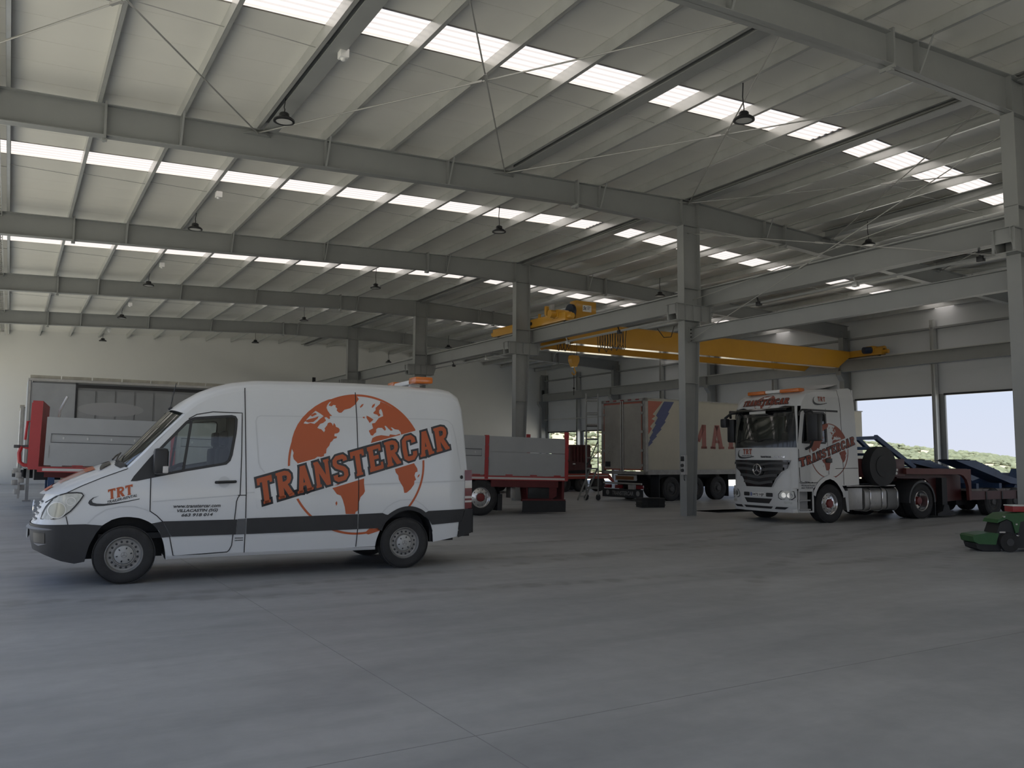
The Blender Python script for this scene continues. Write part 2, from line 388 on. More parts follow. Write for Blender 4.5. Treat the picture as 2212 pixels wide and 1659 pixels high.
# purlins: C sections spanning bay by bay
pu = MB()
t = .006
pu.box(0,t,0,BAY,0,PUR); pu.box(0,.075,0,BAY,0,t); pu.box(0,.075,0,BAY,PUR-t,PUR); pu.box(.075-t,.075,0,BAY,0,.022); pu.box(.075-t,.075,0,BAY,PUR-.022,PUR)
me_pur = pu.mesh('purlin', M_GALV, 0)
sb = MB(); sb.box(0,.30,.12,BAY-.12,-.02,0); sb.box(0,.30,.12,BAY-.12,.18,.20); sb.box(.145,.155,.12,BAY-.12,-.02,.2)   # compression strut between frames
me_strut = sb.mesh('strut_beam', M_STEEL, 0)
PX = [16.45-1.53*i for i in range(13)]
for k in range(-2, 5):
    for x in PX:
        put('purlin', me_pur, ceiling, (x, YF(k), rtop(x)+.001))
        xx = 2*XRIDGE-x
        put('purlin', me_pur, ceiling, (xx, YF(k)+BAY, rtop(xx)+.001), (0,0,math.pi))
    for x in ((4.35, 10.5, 16.75, 22.6, 28.7) if k == 0 else (16.75,)):
        put('strut_beam', me_strut, ceiling, (x-.15+.15*(x<16), YF(k), rtop(x)-.01 if x != 16.75 else rtop(x)-.06))
    # sag rods tying the purlins together at mid bay
    for s in (0, 1):
        tr = MB()
        for a, b in zip(PX, PX[1:]):
            x0, x1 = (a, b) if s == 0 else (2*XRIDGE-a, 2*XRIDGE-b)
            tr.cyl((x0, YF(k)+5.15, rtop(x0)+.07), (x1, YF(k)+5.0, rtop(x1)+.10), .008, 6, caps=False)
        tr.build('sag_rod', M_ROD, ceiling)
# roof bracing crosses between the two frames nearest the camera
NODE = [-1.9, 4.25, 10.4, 16.6, 22.8, 28.9, 35.0]
def rod(parent, a, b, r=.016, tb=.62, name='bracing_rod'):
    a = Vector(a); b = Vector(b)
    ro = MB(); ro.cyl(a, b, r, 8); o = ro.build(name, M_ROD, parent)
    d = (b-a).normalized(); c = a.lerp(b, tb); tbm = MB(); tbm.bar(c-d*.13, c+d*.13, .055, .04); tbm.build('turnbuckle', M_ROD, o)
    return o
for a, b in zip(NODE, NODE[1:]):
    za, zb = rtop(a)-.09, rtop(b)-.09
    rod(ceiling, (a, YF(1)-.12, za), (b, YF(0)+.12, zb), tb=.48)
    rod(ceiling, (b, YF(1)-.12, zb-.03), (a, YF(0)+.12, za-.03), tb=.52)
for s in (-1, 0):      # gusset plates where the rods meet frame 1
    for x in NODE[1:-1]:
        g = MB(); g.prZ([(x-.3,YF(1)-.01),(x+.3,YF(1)-.01),(x+.16,YF(1)-.16),(x-.16,YF(1)-.16)], rtop(x)-.12, rtop(x)-.105)
        if s == 0: g.build('gusset_plate', M_STEEL, ceiling)

# ------------------------------------------------------------------ portal frames
LBL = {-2:'grey steel portal frame at the front wall behind the viewer', -1:'grey steel portal frame just behind the viewpoint overhead',
       0:'grey steel portal frame whose column stands at the right edge', 1:'grey steel portal frame with column before the white truck',
       2:'grey steel portal frame with column left of the yellow hoist', 3:'grey steel portal frame with column above the van roof light bar',
       4:'grey steel portal frame farthest along, nearest the back wall', 5:'slim grey steel gable frame standing against the back wall'}
FW = .135
def column_mesh(nm='column'):
    c = MB(); XC = 16.37
    c.box(XC, XC+.016, -FW, FW, 0, 8.35)                                                        # near flange, plumb
    rp = [(0,.36),(5.4,.60),(6.1,.64),(8.35,.64)]
    for (z0,d0),(z1,d1) in zip(rp, rp[1:]):
        c.add([(XC+d0-.016,-FW,z0),(XC+d0,-FW,z0),(XC+d0,FW,z0),(XC+d0-.016,FW,z0),(XC+d1-.016,-FW,z1),(XC+d1,-FW,z1),(XC+d1,FW,z1),(XC+d1-.016,FW,z1)],
              [(3,2,1,0),(4,5,6,7),(0,1,5,4),(1,2,6,5),(2,3,7,6),(3,0,4,7)])
        c.add([(XC+.016,-.006,z0),(XC+d0-.016,-.006,z0),(XC+d0-.016,.006,z0),(XC+.016,.006,z0),(XC+.016,-.006,z1),(XC+d1-.016,-.006,z1),(XC+d1-.016,.006,z1),(XC+.016,.006,z1)],
              [(0,1,5,4),(1,2,6,5),(2,3,7,6),(3,0,4,7)])
    c.box(XC, XC+.64, -FW+.01, FW-.01, 6.5, 6.515); c.box(XC+.01, XC+.52, -FW+.01, FW-.01, 3.75, 3.765)   # stiffeners
    return c.mesh(nm, M_STEEL, 0)
me_col = column_mesh()
def bracket_mesh():
    b = MB(); x0, x1, z0, z1 = 15.98, 17.45, 5.56, 6.0
    body = [(x0,z1),(x0,z0+.26),(x0+.1,z0),(x1-.1,z0),(x1,z0+.26),(x1,z1)]
    for y in (-.17, .155): b.prY(body, y, y+.015)
    for xe in (x0+.05, x1-.06): b.box(xe,xe+.012,-.16,.16,z0+.16,z1)
    b.box(x0-.01,x1+.01,-.22,.22,z1,z1+.016)
    b.prY([(x0+.1,z0-.016),(x1-.1,z0-.016),(x1-.1,z0),(x0+.1,z0)], -.22, .22)
    for y0, y1 in ((-.22,-.17),(.17,.22)):
        for x in (x0+.06, 16.36, 16.67, 16.98, x1-.12): b.box(x-.008,x+.008,y0,y1,z0,z1)
    return b.mesh('corbel_bracket', M_STEEL, 0)
me_brk = bracket_mesh()
def rafter_mesh(s):
    r = MB(); XE = XL+.1
    xs = [XE, 4.0, 12.5, 14.5, XRIDGE]; f = (lambda x: x) if s == 0 else (lambda x: 2*XRIDGE-x)
    top = [(f(x), rtop(x)) for x in xs]; bot = [(f(x), rbot(x)) for x in xs]
    for line, t in ((top,-.016),(bot,.016)):
        r.prY(line + [(x, z+t) for x, z in line[::-1]], -.12, .12)
    r.prY(top[:] + bot[::-1], -.006, .006)
    for x in ((16.37,17.0) if s == 0 else ()): r.box(x-.008,x+.008,-.12,.12,rbot(x),rtop(x)-.01)
    return r.mesh('rafter', M_STEEL, 0)
me_raf = [rafter_mesh(0), rafter_mesh(1)]
def wallcol_mesh(s):
    c = MB(); x0, x1 = (35.55, 36.1) if s else (-2.9, -2.4)
    c.box(x0,x0+.016,-FW,FW,0,8.0); c.box(x1-.016,x1,-FW,FW,0,8.1); c.box(x0,x1,-.006,.006,0,8.1)
    if s: # corbel carrying the crane runway
        c.prY([(35.3,6.0),(35.3,5.8),(35.56,5.5),(35.56,6.0)], -.15, .15)
    return c.mesh('wall_column', M_STEEL, 0)
me_wc = [wallcol_mesh(0), wallcol_mesh(1)]
sp_ = MB(); sp_.box(-.035,.035,-.14,.14,-.03,.03)
frames = {}
for k in range(-2, 6):
    fr = thing('portal_frame', LBL[k], 'steel frame', (0, YF(k) if k < 5 else YF(5)-.16, 0), 0, 'steel portal frames of the hall'); frames[k] = fr
    if k < 0:
        struct(fr)
        for key in ('label', 'category', 'group'): del fr[key]
    if k < 5: put('rafter', me_raf[0], fr); put('rafter', me_raf[1], fr)
    if k < 5: put('column', me_col, fr)
    if -1 <= k < 5: put('corbel_bracket', me_brk, fr)
    put('wall_column', me_wc[0], fr); put('wall_column', me_wc[1], fr)
    if k == 5: continue
    for x in (1.3, 12.65, 20.7, 31.0):          # bolted splices of the rafter
        s = MB(); s.box(x-.022,x+.022,-.15,.15,rbot(x)-.06,rtop(x)+.05); s.build('splice_plate', M_STEEL, fr, 0)
        bl = MB(); bl.bbox(x-.05,x+.05,-.10,.0,rbot(x)-.10,rbot(x)-.045,.008); bl.build('splice_clamp', M_STEEL, fr)
    for x in (2.75, 5.75, 8.85, 13.45, 19.2, 25.0, 30.0):   # fly braces
        if x < XRIDGE: px_ = min(PX, key=lambda q: abs(q-x))
        else: px_ = 2*XRIDGE - min(PX, key=lambda q: abs(q-(2*XRIDGE-x)))
        b = MB(); b.box(px_-.006,px_+.03,-.115,-.006,rbot(px_)+.015,rtop(px_)-.015)
        b.bar((px_+.02,-.11,rbot(px_)+.03),(px_+.02,-.42,rtop(px_)+.06), .04, .012); b.build('fly_brace', M_STEEL, fr, 0)

# vertical bracing and strut between the two columns nearest the camera
br = thing('column_bracing', 'thin steel rods crossing between the two nearest columns', 'bracing rods', (16.72, YF(0), 0))
L1 = BAY-.02
rod(br, (-.12, .05, 8.1), (-.12, L1, 4.95), .012, .55); rod(br, (-.08, .05, 5.55), (-.08, L1, 8.15), .012, .5)
rod(br, (.1, .05, 7.1), (.1, L1, 6.2), .012, .45)
stb = MB(); y0, y1 = YF(0)+.02, YF(1)-.02; xc = 16.78
stb.box(xc-.1,xc+.1,y0,y1,4.95,4.965); stb.box(xc-.1,xc+.1,y0,y1,5.35,5.365); stb.box(xc-.005,xc+.005,y0,y1,4.96,5.36)
stw = thing('strut_girder', 'grey steel tie beam bolted low between the two nearest columns', 'steel beam', (0,0,0))
stb.build('beam', M_STEEL, stw, 0)
ep = MB(); ep.box(xc-.13,xc+.13,y1,y1+.015,4.93,5.39); ep.build('end_plate', M_STEEL, stw, 0)
for i in range(4):
    for sx in (-1, 1):
        b = MB(); b.cyl((xc+sx*.07,y1-.03,5.0+i*.105),(xc+sx*.07,y1+.0,5.0+i*.105),.02,6); b.build('bolt', M_DARK, stw)

# crane runways
def runway(x, z, lbl, d=.52, y0=YF(-1), y1=YF(5)-.6):
    r = MB(); r.box(x-.15,x+.15,y0,y1,z-.02,z); r.box(x-.15,x+.15,y0,y1,z-d,z-d+.02); r.box(x-.007,x+.007,y0,y1,z-d,z)
    t = thing('crane_runway', lbl, 'crane rail', (0,0,0)); r.build('runway_girder', M_STEEL, t, 0)
    rl = MB(); rl.box(x-.03,x+.03,y0,y1,z,z+.05); rl.build('crane_rail', M_GALV, t, 0)
    st = MB(); st.box(x-.1,x+.1,y1-.1,y1,z,z+.35); st.build('end_stop', M_DARK, t, 0)
    for k in range(0, 5):
        p = MB(); p.box(x-.15,x-.02,YF(k)-.008,YF(k)+.008,z-d,z); p.build('web_stiffener', M_STEEL, t, 0)
    return t
rwL = runway(17.2, 6.53, 'long grey crane runway girder carried by the central columns')
rwR = runway(35.45, 6.5, 'long grey crane runway girder along the right wall above the doors', .56)
cb = MB(); cb.box(17.38,17.42,YF(0)-4,YF(3),5.84,5.89); cb.build('conductor_rail', M_STEEL, rwL, 0)
for k in range(0, 9):
    h = MB(); y = YF(0)+1.2+k*3.05; h.bar((17.40,y,5.86),(17.33,y,6.02),.03,.03); h.bbox(17.34,17.46,y-.07,y+.07,5.78,5.90,.015); h.build('rail_hanger', M_GALV if k % 2 else M_BLACK, rwL)

# ------------------------------------------------------------------ walls
def opening_wall(name, xw, dirn, tops, mt):
    """side wall: panels above (and between) the door openings of each half bay"""
    root = None; first = MB(); first.box(min(xw,xw+dirn*.12), max(xw,xw+dirn*.12), YE, YB, 7.55, roofz(XL)+.02)
    root = struct(first.build(name, mt, None, 0))
    n = 0
    for k in range(-2, 5):
        for hf in (0, 1):
            y0 = YF(k)+hf*BAY/2; y1 = y0+BAY/2; zt = tops(k, hf)
            z = zt
            while z < 7.54:
                z1 = min(z+1.02, 7.548)
                p = MB(); p.box(min(xw,xw+dirn*.1), max(xw,xw+dirn*.1), y0+.002, y1-.002, z+.0012, z1); p.build('wall_panel', mt, root, 0); z = z1
            if zt > .1:
                for ya, yb in ((y0, y0+.3), (y1-.3, y1)):
                    p = MB(); p.box(min(xw,xw+dirn*.1), max(xw,xw+dirn*.1), ya, yb, 0, zt); p.build('jamb_panel', M_STEEL, root, 0)
                ln = MB(); ln.box(xw-.06, xw+.06, y0+.28, y1-.28, zt-.07, zt+.02); ln.build('door_lintel', M_BLACK, root, 0)
            if hf == 1:   # post between the two openings of a bay
                q = MB(); xp = xw-dirn*.25; q.box(xp-.12,xp+.12,y0-.09,y0-.075,0,8.0); q.box(xp-.12,xp+.12,y0+.075,y0+.09,0,8.0); q.box(xp-.005,xp+.005,y0-.08,y0+.08,0,8.0)
                q.build('wall_post', M_GALV, root, 0)
    return root
opening_wall('wall_right', XR, 1, lambda k, h: 4.6 if k <= 2 else 3.62, M_WPAN)
opening_wall('wall_left', XL, -1, lambda k, h: 7.0, M_WPAN)  # unseen openings, made extra tall to let more daylight in from the left
for k in (3, 4):
    rl = MB(); rl.box(XR-.35,XR-.27,YF(k),YF(k+1),4.52,4.60); struct(rl.build('trim_1' if k == 3 else 'trim_2', M_GALV, None, 0))
er = MB(); er.box(XR-.3,XR-.02,YE,YB,7.58,7.66); struct(er.build('trim_3', M_STEEL, None, 0))
bw = MB(); bw.add([(XL,YB,0),(XR,YB,0),(XR,YB,roofz(XR)),(XRIDGE,YB,roofz(XRIDGE)),(XL,YB,roofz(XL))], [(0,1,2,3,4)])
bw.add([(XL,YB+.2,0),(XR,YB+.2,0),(XR,YB+.2,roofz(XR)),(XRIDGE,YB+.2,roofz(XRIDGE)),(XL,YB+.2,roofz(XL))], [(0,1,2,3,4)])
struct(bw.build('wall_back', M_WALL, None, 0))
# unseen front wall behind the viewer; wide open doorways kept leftward to brighten the left
fwm = MB()
doors = [(-2.4,7.0),(8.0,16.0)]
edges = [XL]+[v for d in doors for v in d]+[XR]
for i in range(0, len(edges), 2): fwm.box(edges[i],edges[i+1],YE-.15,YE,0,5.6)
fwm.box(XL,XR,YE-.15,YE,5.6,roofz(XL)); fwm.prY([(XL,roofz(XL)),(XR,roofz(XR)),(XRIDGE,roofz(XRIDGE))], YE-.15, YE)
struct(fwm.build('wall_front', M_WALL, None, 0))
for a, b in doors: portal((a+b)/2, YE-.1, 2.8, b-a, 5.6, (0,1,0))
for k in range(-2, 5):
    for hf in (0, 1):
        y = YF(k)+hf*BAY/2+BAY/4
        portal(XL-.05, y, 3.5, BAY/2-.6, 7.0, (1,0,0)); portal(XR+.05, y, 2.3 if k <= 2 else 1.8, BAY/2-.6, 4.6 if k <= 2 else 3.6, (-1,0,0))

# cable tray under the roof close to the left edge of view
ct = thing('cable_tray', 'grey ladder cable tray running along under the roof, left edge', 'cable tray', (-.62, 0, 8.3))
for sx in (-.12, .12):
    b = MB(); b.box(sx-.01,sx+.01,YF(-1),YF(5)-.5,0,.06); b.build('side_rail', M_GALV, ct, 0)
rg = MB(); rg.box(-.12,.12,-.015,.015,.01,.03); me_rung = rg.mesh('rung', M_GALV, 0)
for i in range(150): put('rung', me_rung, ct, (0, YF(-1)+.15+i*.35, 0))
cbm = MB()
for i in range(4): cbm.tube([(-.07+.045*i, YF(-1)+j*3, .05+.008*math.sin(j*1.7+i)) for j in range(19)], .012, 6)
cbm.build('cables', M_BLACK, ct)
# ------------------------------------------------------------------ outside: yard, hillside, scrub
M_YARD = mat('pale_gravel_yard', (.49,.455,.38), .9, var=.12, scale=.4)
yd = MB(); 
for x0,x1,y0,y1 in ((-400,XL,-400,400),(XR,600,-400,700),(XL,XR,-400,YE),(XL,XR,YB+.2,400)):
    yd.add([(x0,y0,-.06),(x1,y0,-.06),(x1,y1,-.06),(x0,y1,-.06)],[(0,1,2,3)])
yd.v = [(x,y,z) for x,y,z in yd.v]
struct(yd.build('ground_yard', M_YARD, None, 0))
HILL = [(-20,16),(0,14.0),(6,10.5),(12,8.0),(18,6.4),(22.5,5.4),(25,4.3),(27.5,3.1),(29.5,2.2),(31.6,1.4),(36,.8),(60,1)]   # crest height (m at 210 m) against bearing right of the view axis
def hill_z(x, y):
    d = math.hypot(x, y); a = math.degrees(math.atan2(x, y)) - math.degrees(YAW)
    h = smooth_interp(a, HILL)
    t = max(0, min(1, (d-85)/125)); t = t*t*(3-2*t)
    return -.06 + h*t + .5*t*math.sin(x*.11+y*.07)*math.sin(y*.09-x*.03) - .000*(d)
hm = MB(); rows = []
for i in range(40):
    d = 80*(1+i*.055)*1.02**i
    rows.append([(d*math.sin(YAW+R(a)), d*math.cos(YAW+R(a)), hill_z(d*math.sin(YAW+R(a)), d*math.cos(YAW+R(a)))) for a in [(-22+j*.9) for j in range(95)]])
hm.grid(rows)
M_HILL = mat('dry_grass_hillside', (.30,.275,.19), .95, col2=(.44,.37,.26), scale=.06, detail=6)
struct(hm.build('ground_hillside', M_HILL))
# scrub: countless low holm-oak bushes
sc = MB(); rnd = random.Random(3)
bm = bmesh.new(); bmesh.ops.create_icosphere(bm, subdivisions=2, radius=1); ico = ([v.co.copy() for v in bm.verts], [[v.index for v in f.verts] for f in bm.faces]); bm.free()
for i in range(12500):
    a = rnd.uniform(-6, 42); d = 90 + 190*rnd.random()**.8
    if rnd.random() < .8 and (math.sin(a*1.9+d*.05)+math.sin(d*.11)) > .3: continue
    x, y = d*math.sin(YAW+R(a)), d*math.cos(YAW+R(a)); z = hill_z(x, y)
    s = rnd.uniform(.25, .75)*(.55+d/330); h = s*rnd.uniform(.55,.8); rz = rnd.random()*6
    sc.add([(x+s*(v.x*math.cos(rz)-v.y*math.sin(rz))*(1+.25*math.sin(7*v.z+i)), y+s*(v.x*math.sin(rz)+v.y*math.cos(rz)), z+h*.55+h*v.z*(1+.2*math.sin(5*v.x+i))) for v in ico[0]], ico[1])
M_SCRUB = mat('holm_oak_scrub', (.085,.10,.06), .95, col2=(.17,.185,.115), scale=.5, bump=.8, bscale=3)
o = stuff(sc.build('hillside_scrub', M_SCRUB, None, 60)); tag(o, 'dark green scrub bushes dotting the hillside beyond the doors', 'scrub')
# ------------------------------------------------------------------ sign-writing: slab lettering as strokes, and the globe mark
SLAB = {
'T':[([(.03,.91),(.59,.91)],.18),([(.31,0),(.31,.95)],.2),([(.17,.05),(.45,.05)],.1),([(.07,1.0),(.07,.74)],.1),([(.55,1.0),(.55,.74)],.1)],
'R':[([(.14,0),(.14,1)],.2),([(.10,.92),(.34,.92),(.45,.88),(.5,.8),(.5,.68),(.45,.58),(.34,.53),(.14,.53)],.17),([(.28,.53),(.40,.28),(.50,.06)],.19),([(0,.05),(.28,.05)],.1),([(.42,.05),(.62,.05)],.1),([(0,.95),(.14,.95)],.1)],
'A':[([(.12,0),(.29,.97)],.17),([(.5,0),(.33,.97)],.19),([(.2,.3),(.44,.3)],.12),([(0,.05),(.24,.05)],.1),([(.38,.05),(.64,.05)],.1),([(.2,.95),(.42,.95)],.1)],
'N':[([(.1,0),(.1,1)],.15),([(.1,.95),(.5,.05)],.19),([(.52,0),(.52,1)],.15),([(0,.05),(.22,.05)],.1),([(0,.95),(.15,.95)],.1),([(.4,.95),(.63,.95)],.1)],
'S':[([(.54,.74),(.53,.84),(.45,.92),(.2,.92),(.11,.84),(.10,.70),(.17,.60),(.44,.44),(.51,.34),(.51,.18),(.42,.08),(.17,.08),(.08,.15),(.07,.28)],.18)],
'E':[([(.14,0),(.14,1)],.2),([(0,.92),(.55,.92)],.16),([(.14,.52),(.45,.52)],.15),([(0,.08),(.57,.08)],.16),([(.53,.98),(.53,.74)],.1),([(.55,.02),(.55,.28)],.1)],
'C':[([(.54,.68),(.53,.82),(.44,.92),(.22,.92),(.12,.84),(.10,.5),(.12,.16),(.22,.08),(.44,.08),(.53,.18),(.54,.32)],.19)],
'M':[([(.09,0),(.09,1)],.17),([(.09,.97),(.36,.3)],.18),([(.63,.97),(.36,.3)],.18),([(.63,0),(.63,1)],.19),([(-.03,.05),(.22,.05)],.1),([(.5,.05),(.76,.05)],.1)],
'I':[([(.2,0),(.2,1)],.2),([(.05,.05),(.35,.05)],.1),([(.05,.95),(.35,.95)],.1)]}
def slab(mb, ch, fn, grow=0.0):
    for pl, w in SLAB[ch]:
        pl = list(pl)
        if grow:
            for i, j in ((0,1),(-1,-2)):
                dx, dy = pl[i][0]-pl[j][0], pl[i][1]-pl[j][1]; l = math.hypot(dx, dy); pl[i] = (pl[i][0]+dx/l*grow, pl[i][1]+dy/l*grow)
        strip(mb, densify(pl, .16), w+2*grow, fn)
def slab_word(word, fn, pitch=.76, grow=0.0):
    """one mesh builder with a word of slab letters; fn maps letter space (x, 0..1) to 3D"""
    mb = MB()
    for i, ch in enumerate(word): slab(mb, ch, (lambda a, b, i=i: fn(a+i*pitch, b)), grow)
    return mb
GLOBE = {
'na':[(-0.959,0.264),(-0.946,0.353),(-0.917,0.448),(-0.873,0.544),(-0.807,0.642),(-0.728,0.726),(-0.633,0.805),(-0.538,0.864),(-0.441,0.909),(-0.378,0.921),(-0.426,0.875),(-0.46,0.825),(-0.469,0.79),(-0.451,0.749),(-0.415,0.701),(-0.386,0.678),(-0.424,0.673),(-0.417,0.638),(-0.434,0.631),(-0.47,0.658),(-0.497,0.65),(-0.475,0.609),(-0.516,0.573),(-0.558,0.559),(-0.598,0.502),(-0.57,0.489),(-0.542,0.483),(-0.502,0.442),(-0.486,0.47),(-0.494,0.498),(-0.46,0.54),(-0.447,0.575),(-0.412,0.583),(-0.39,0.569),(-0.375,0.535),(-0.362,0.577),(-0.34,0.55),(-0.333,0.522),(-0.297,0.509),(-0.278,0.488),(-0.282,0.453),(-0.309,0.432),(-0.352,0.424),(-0.355,0.389),(-0.315,0.383),(-0.322,0.362),(-0.364,0.35),(-0.384,0.32),(-0.412,0.298),(-0.425,0.257),(-0.465,0.208),(-0.471,0.146),(-0.498,0.139),(-0.506,0.067),(-0.531,0.063),(-0.553,0.097),(-0.594,0.097),(-0.621,0.076),(-0.654,0.028),(-0.843,-0.04),(-0.872,0.014),(-0.92,0.062),(-0.932,0.109),(-0.922,0.149),(-0.947,0.203)],
'nahole':[(-0.822,0.57),(-0.739,0.65),(-0.673,0.731),(-0.618,0.741),(-0.554,0.704),(-0.508,0.67),(-0.532,0.649),(-0.562,0.628),(-0.597,0.592),(-0.638,0.557),(-0.696,0.569),(-0.737,0.554),(-0.792,0.56)],
'isl1':[(-0.776,0.595),(-0.711,0.624),(-0.629,0.646),(-0.581,0.668),(-0.594,0.634),(-0.655,0.584),(-0.724,0.575)],
'isl2':[(-0.699,0.679),(-0.631,0.715),(-0.603,0.696),(-0.671,0.659)],
'green':[(-0.439,0.825),(-0.378,0.918),(-0.301,0.949),(-0.187,0.975),(-0.028,0.974),(0.004,0.932),(-0.027,0.889),(-0.04,0.86),(-0.125,0.794),(-0.211,0.77),(-0.253,0.726),(-0.288,0.725),(-0.324,0.759),(-0.311,0.781),(-0.34,0.808),(-0.333,0.829),(-0.369,0.835),(-0.396,0.813)],
'eura':[(0.326,0.908),(0.416,0.875),(0.553,0.801),(0.676,0.71),(0.769,0.611),(0.84,0.525),(0.868,0.482),(0.787,0.456),(0.643,0.417),(0.634,0.463),(0.603,0.499),(0.543,0.505),(0.497,0.533),(0.482,0.529),(0.513,0.49),(0.483,0.482),(0.407,0.552),(0.385,0.552),(0.408,0.502),(0.393,0.48),(0.348,0.522),(0.289,0.521),(0.26,0.499),(0.26,0.456),(0.231,0.435),(0.21,0.406),(0.18,0.412),(0.15,0.476),(0.201,0.505),(0.215,0.512),(0.199,0.569),(0.199,0.583),(0.243,0.591),(0.301,0.664),(0.367,0.694),(0.359,0.744),(0.351,0.766),(0.335,0.801),(0.306,0.779),(0.307,0.736),(0.329,0.708),(0.3,0.685),(0.277,0.713),(0.225,0.726),(0.218,0.74),(0.254,0.777),(0.253,0.813),(0.319,0.872)],
'naf':[(0.183,0.306),(0.203,0.37),(0.262,0.4),(0.335,0.415),(0.455,0.403),(0.469,0.429),(0.56,0.419),(0.62,0.441),(0.635,0.413),(0.162,0.268)],
'brit':[(0.116,0.695),(0.153,0.681),(0.22,0.641),(0.198,0.619),(0.162,0.589),(0.142,0.624),(0.117,0.659)],
'ire':[(0.058,0.672),(0.087,0.68),(0.088,0.651),(0.066,0.658)],
'sv':[(0.019,0.819),(0.047,0.856),(0.076,0.864),(0.055,0.828),(0.026,0.805)],
'sv2':[(0.194,0.818),(0.208,0.854),(0.245,0.877),(0.238,0.841),(0.209,0.811)],
'sa':[(-0.397,-0.315),(0.062,-0.184),(0.081,-0.208),(0.079,-0.278),(0.095,-0.39),(0.075,-0.431),(0.032,-0.472),(0.012,-0.542),(0.007,-0.611),(-0.006,-0.666),(-0.035,-0.679),(-0.041,-0.709),(-0.176,-0.706),(-0.193,-0.607),(-0.223,-0.51),(-0.253,-0.447),(-0.31,-0.426),(-0.346,-0.377)],
'af':[(0.515,-0.033),(0.832,0.058),(0.841,0.004),(0.888,-0.069),(0.892,-0.112),(0.858,-0.126),(0.844,-0.169),(0.868,-0.234),(0.842,-0.249),(0.838,-0.299),(0.786,-0.37),(0.726,-0.419),(0.688,-0.423),(0.671,-0.34),(0.633,-0.283),(0.601,-0.225),(0.593,-0.168),(0.555,-0.125),(0.546,-0.082)],
'mad':[(0.89,-0.198),(0.897,-0.17),(0.925,-0.148),(0.92,-0.177),(0.898,-0.201)],
'ant':[(0.101,-0.981),(0.179,-0.914),(0.245,-0.923),(0.354,-0.906),(0.333,-0.954),(0.159,-1.004)],
'gal':[(-0.328,-0.549),(-0.308,-0.522),(-0.3,-0.556),(-0.313,-0.59)],
}
M_ORANGE = mat('orange_vinyl', (.50,.105,.03), .4)
M_CHAR = mat('charcoal_vinyl', (.035,.037,.042), .4)
def globe_marks(fn, gap, ring_r=1.0, ring_w=.03, step=.08):
    """returns mesh builders (continents, ring); fn maps globe units to 3D; gap(x)-> (lo,hi) band of the lettering where the ring breaks"""
    c = MB()
    for k, pl in GLOBE.items():
        if k == 'nahole': continue
        area_mesh(c, pl, [GLOBE['nahole']] if k == 'na' else [], fn, step)
    r = MB(); seg = []
    for i in range(181):
        t = 2*math.pi*i/180; x, z = math.cos(t)*(ring_r-ring_w/2), math.sin(t)*(ring_r-ring_w/2); lo, hi = gap(x)
        if lo < z < hi:
            if len(seg) > 1: strip(r, seg, ring_w, fn)
            seg = []
        else: seg.append((x, z))
    if len(seg) > 1: strip(r, seg, ring_w, fn)
    return c, r
def swoosh(fn, flip=1):
    """crescent swoosh of the small logo, unit width"""
    mb = MB(); up_ = [(.20,.62),(.10,.50),(.055,.36),(.08,.24),(.16,.18),(.30,.16),(.50,.20),(.75,.30),(1.0,.43)]
    dn = [(1.0,.39),(.75,.245),(.50,.12),(.30,.045),(.14,.03),(.03,.09),(-.01,.22),(.01,.36),(.08,.52)]
    area_mesh(mb, up_+dn, [], fn, .08); return mb
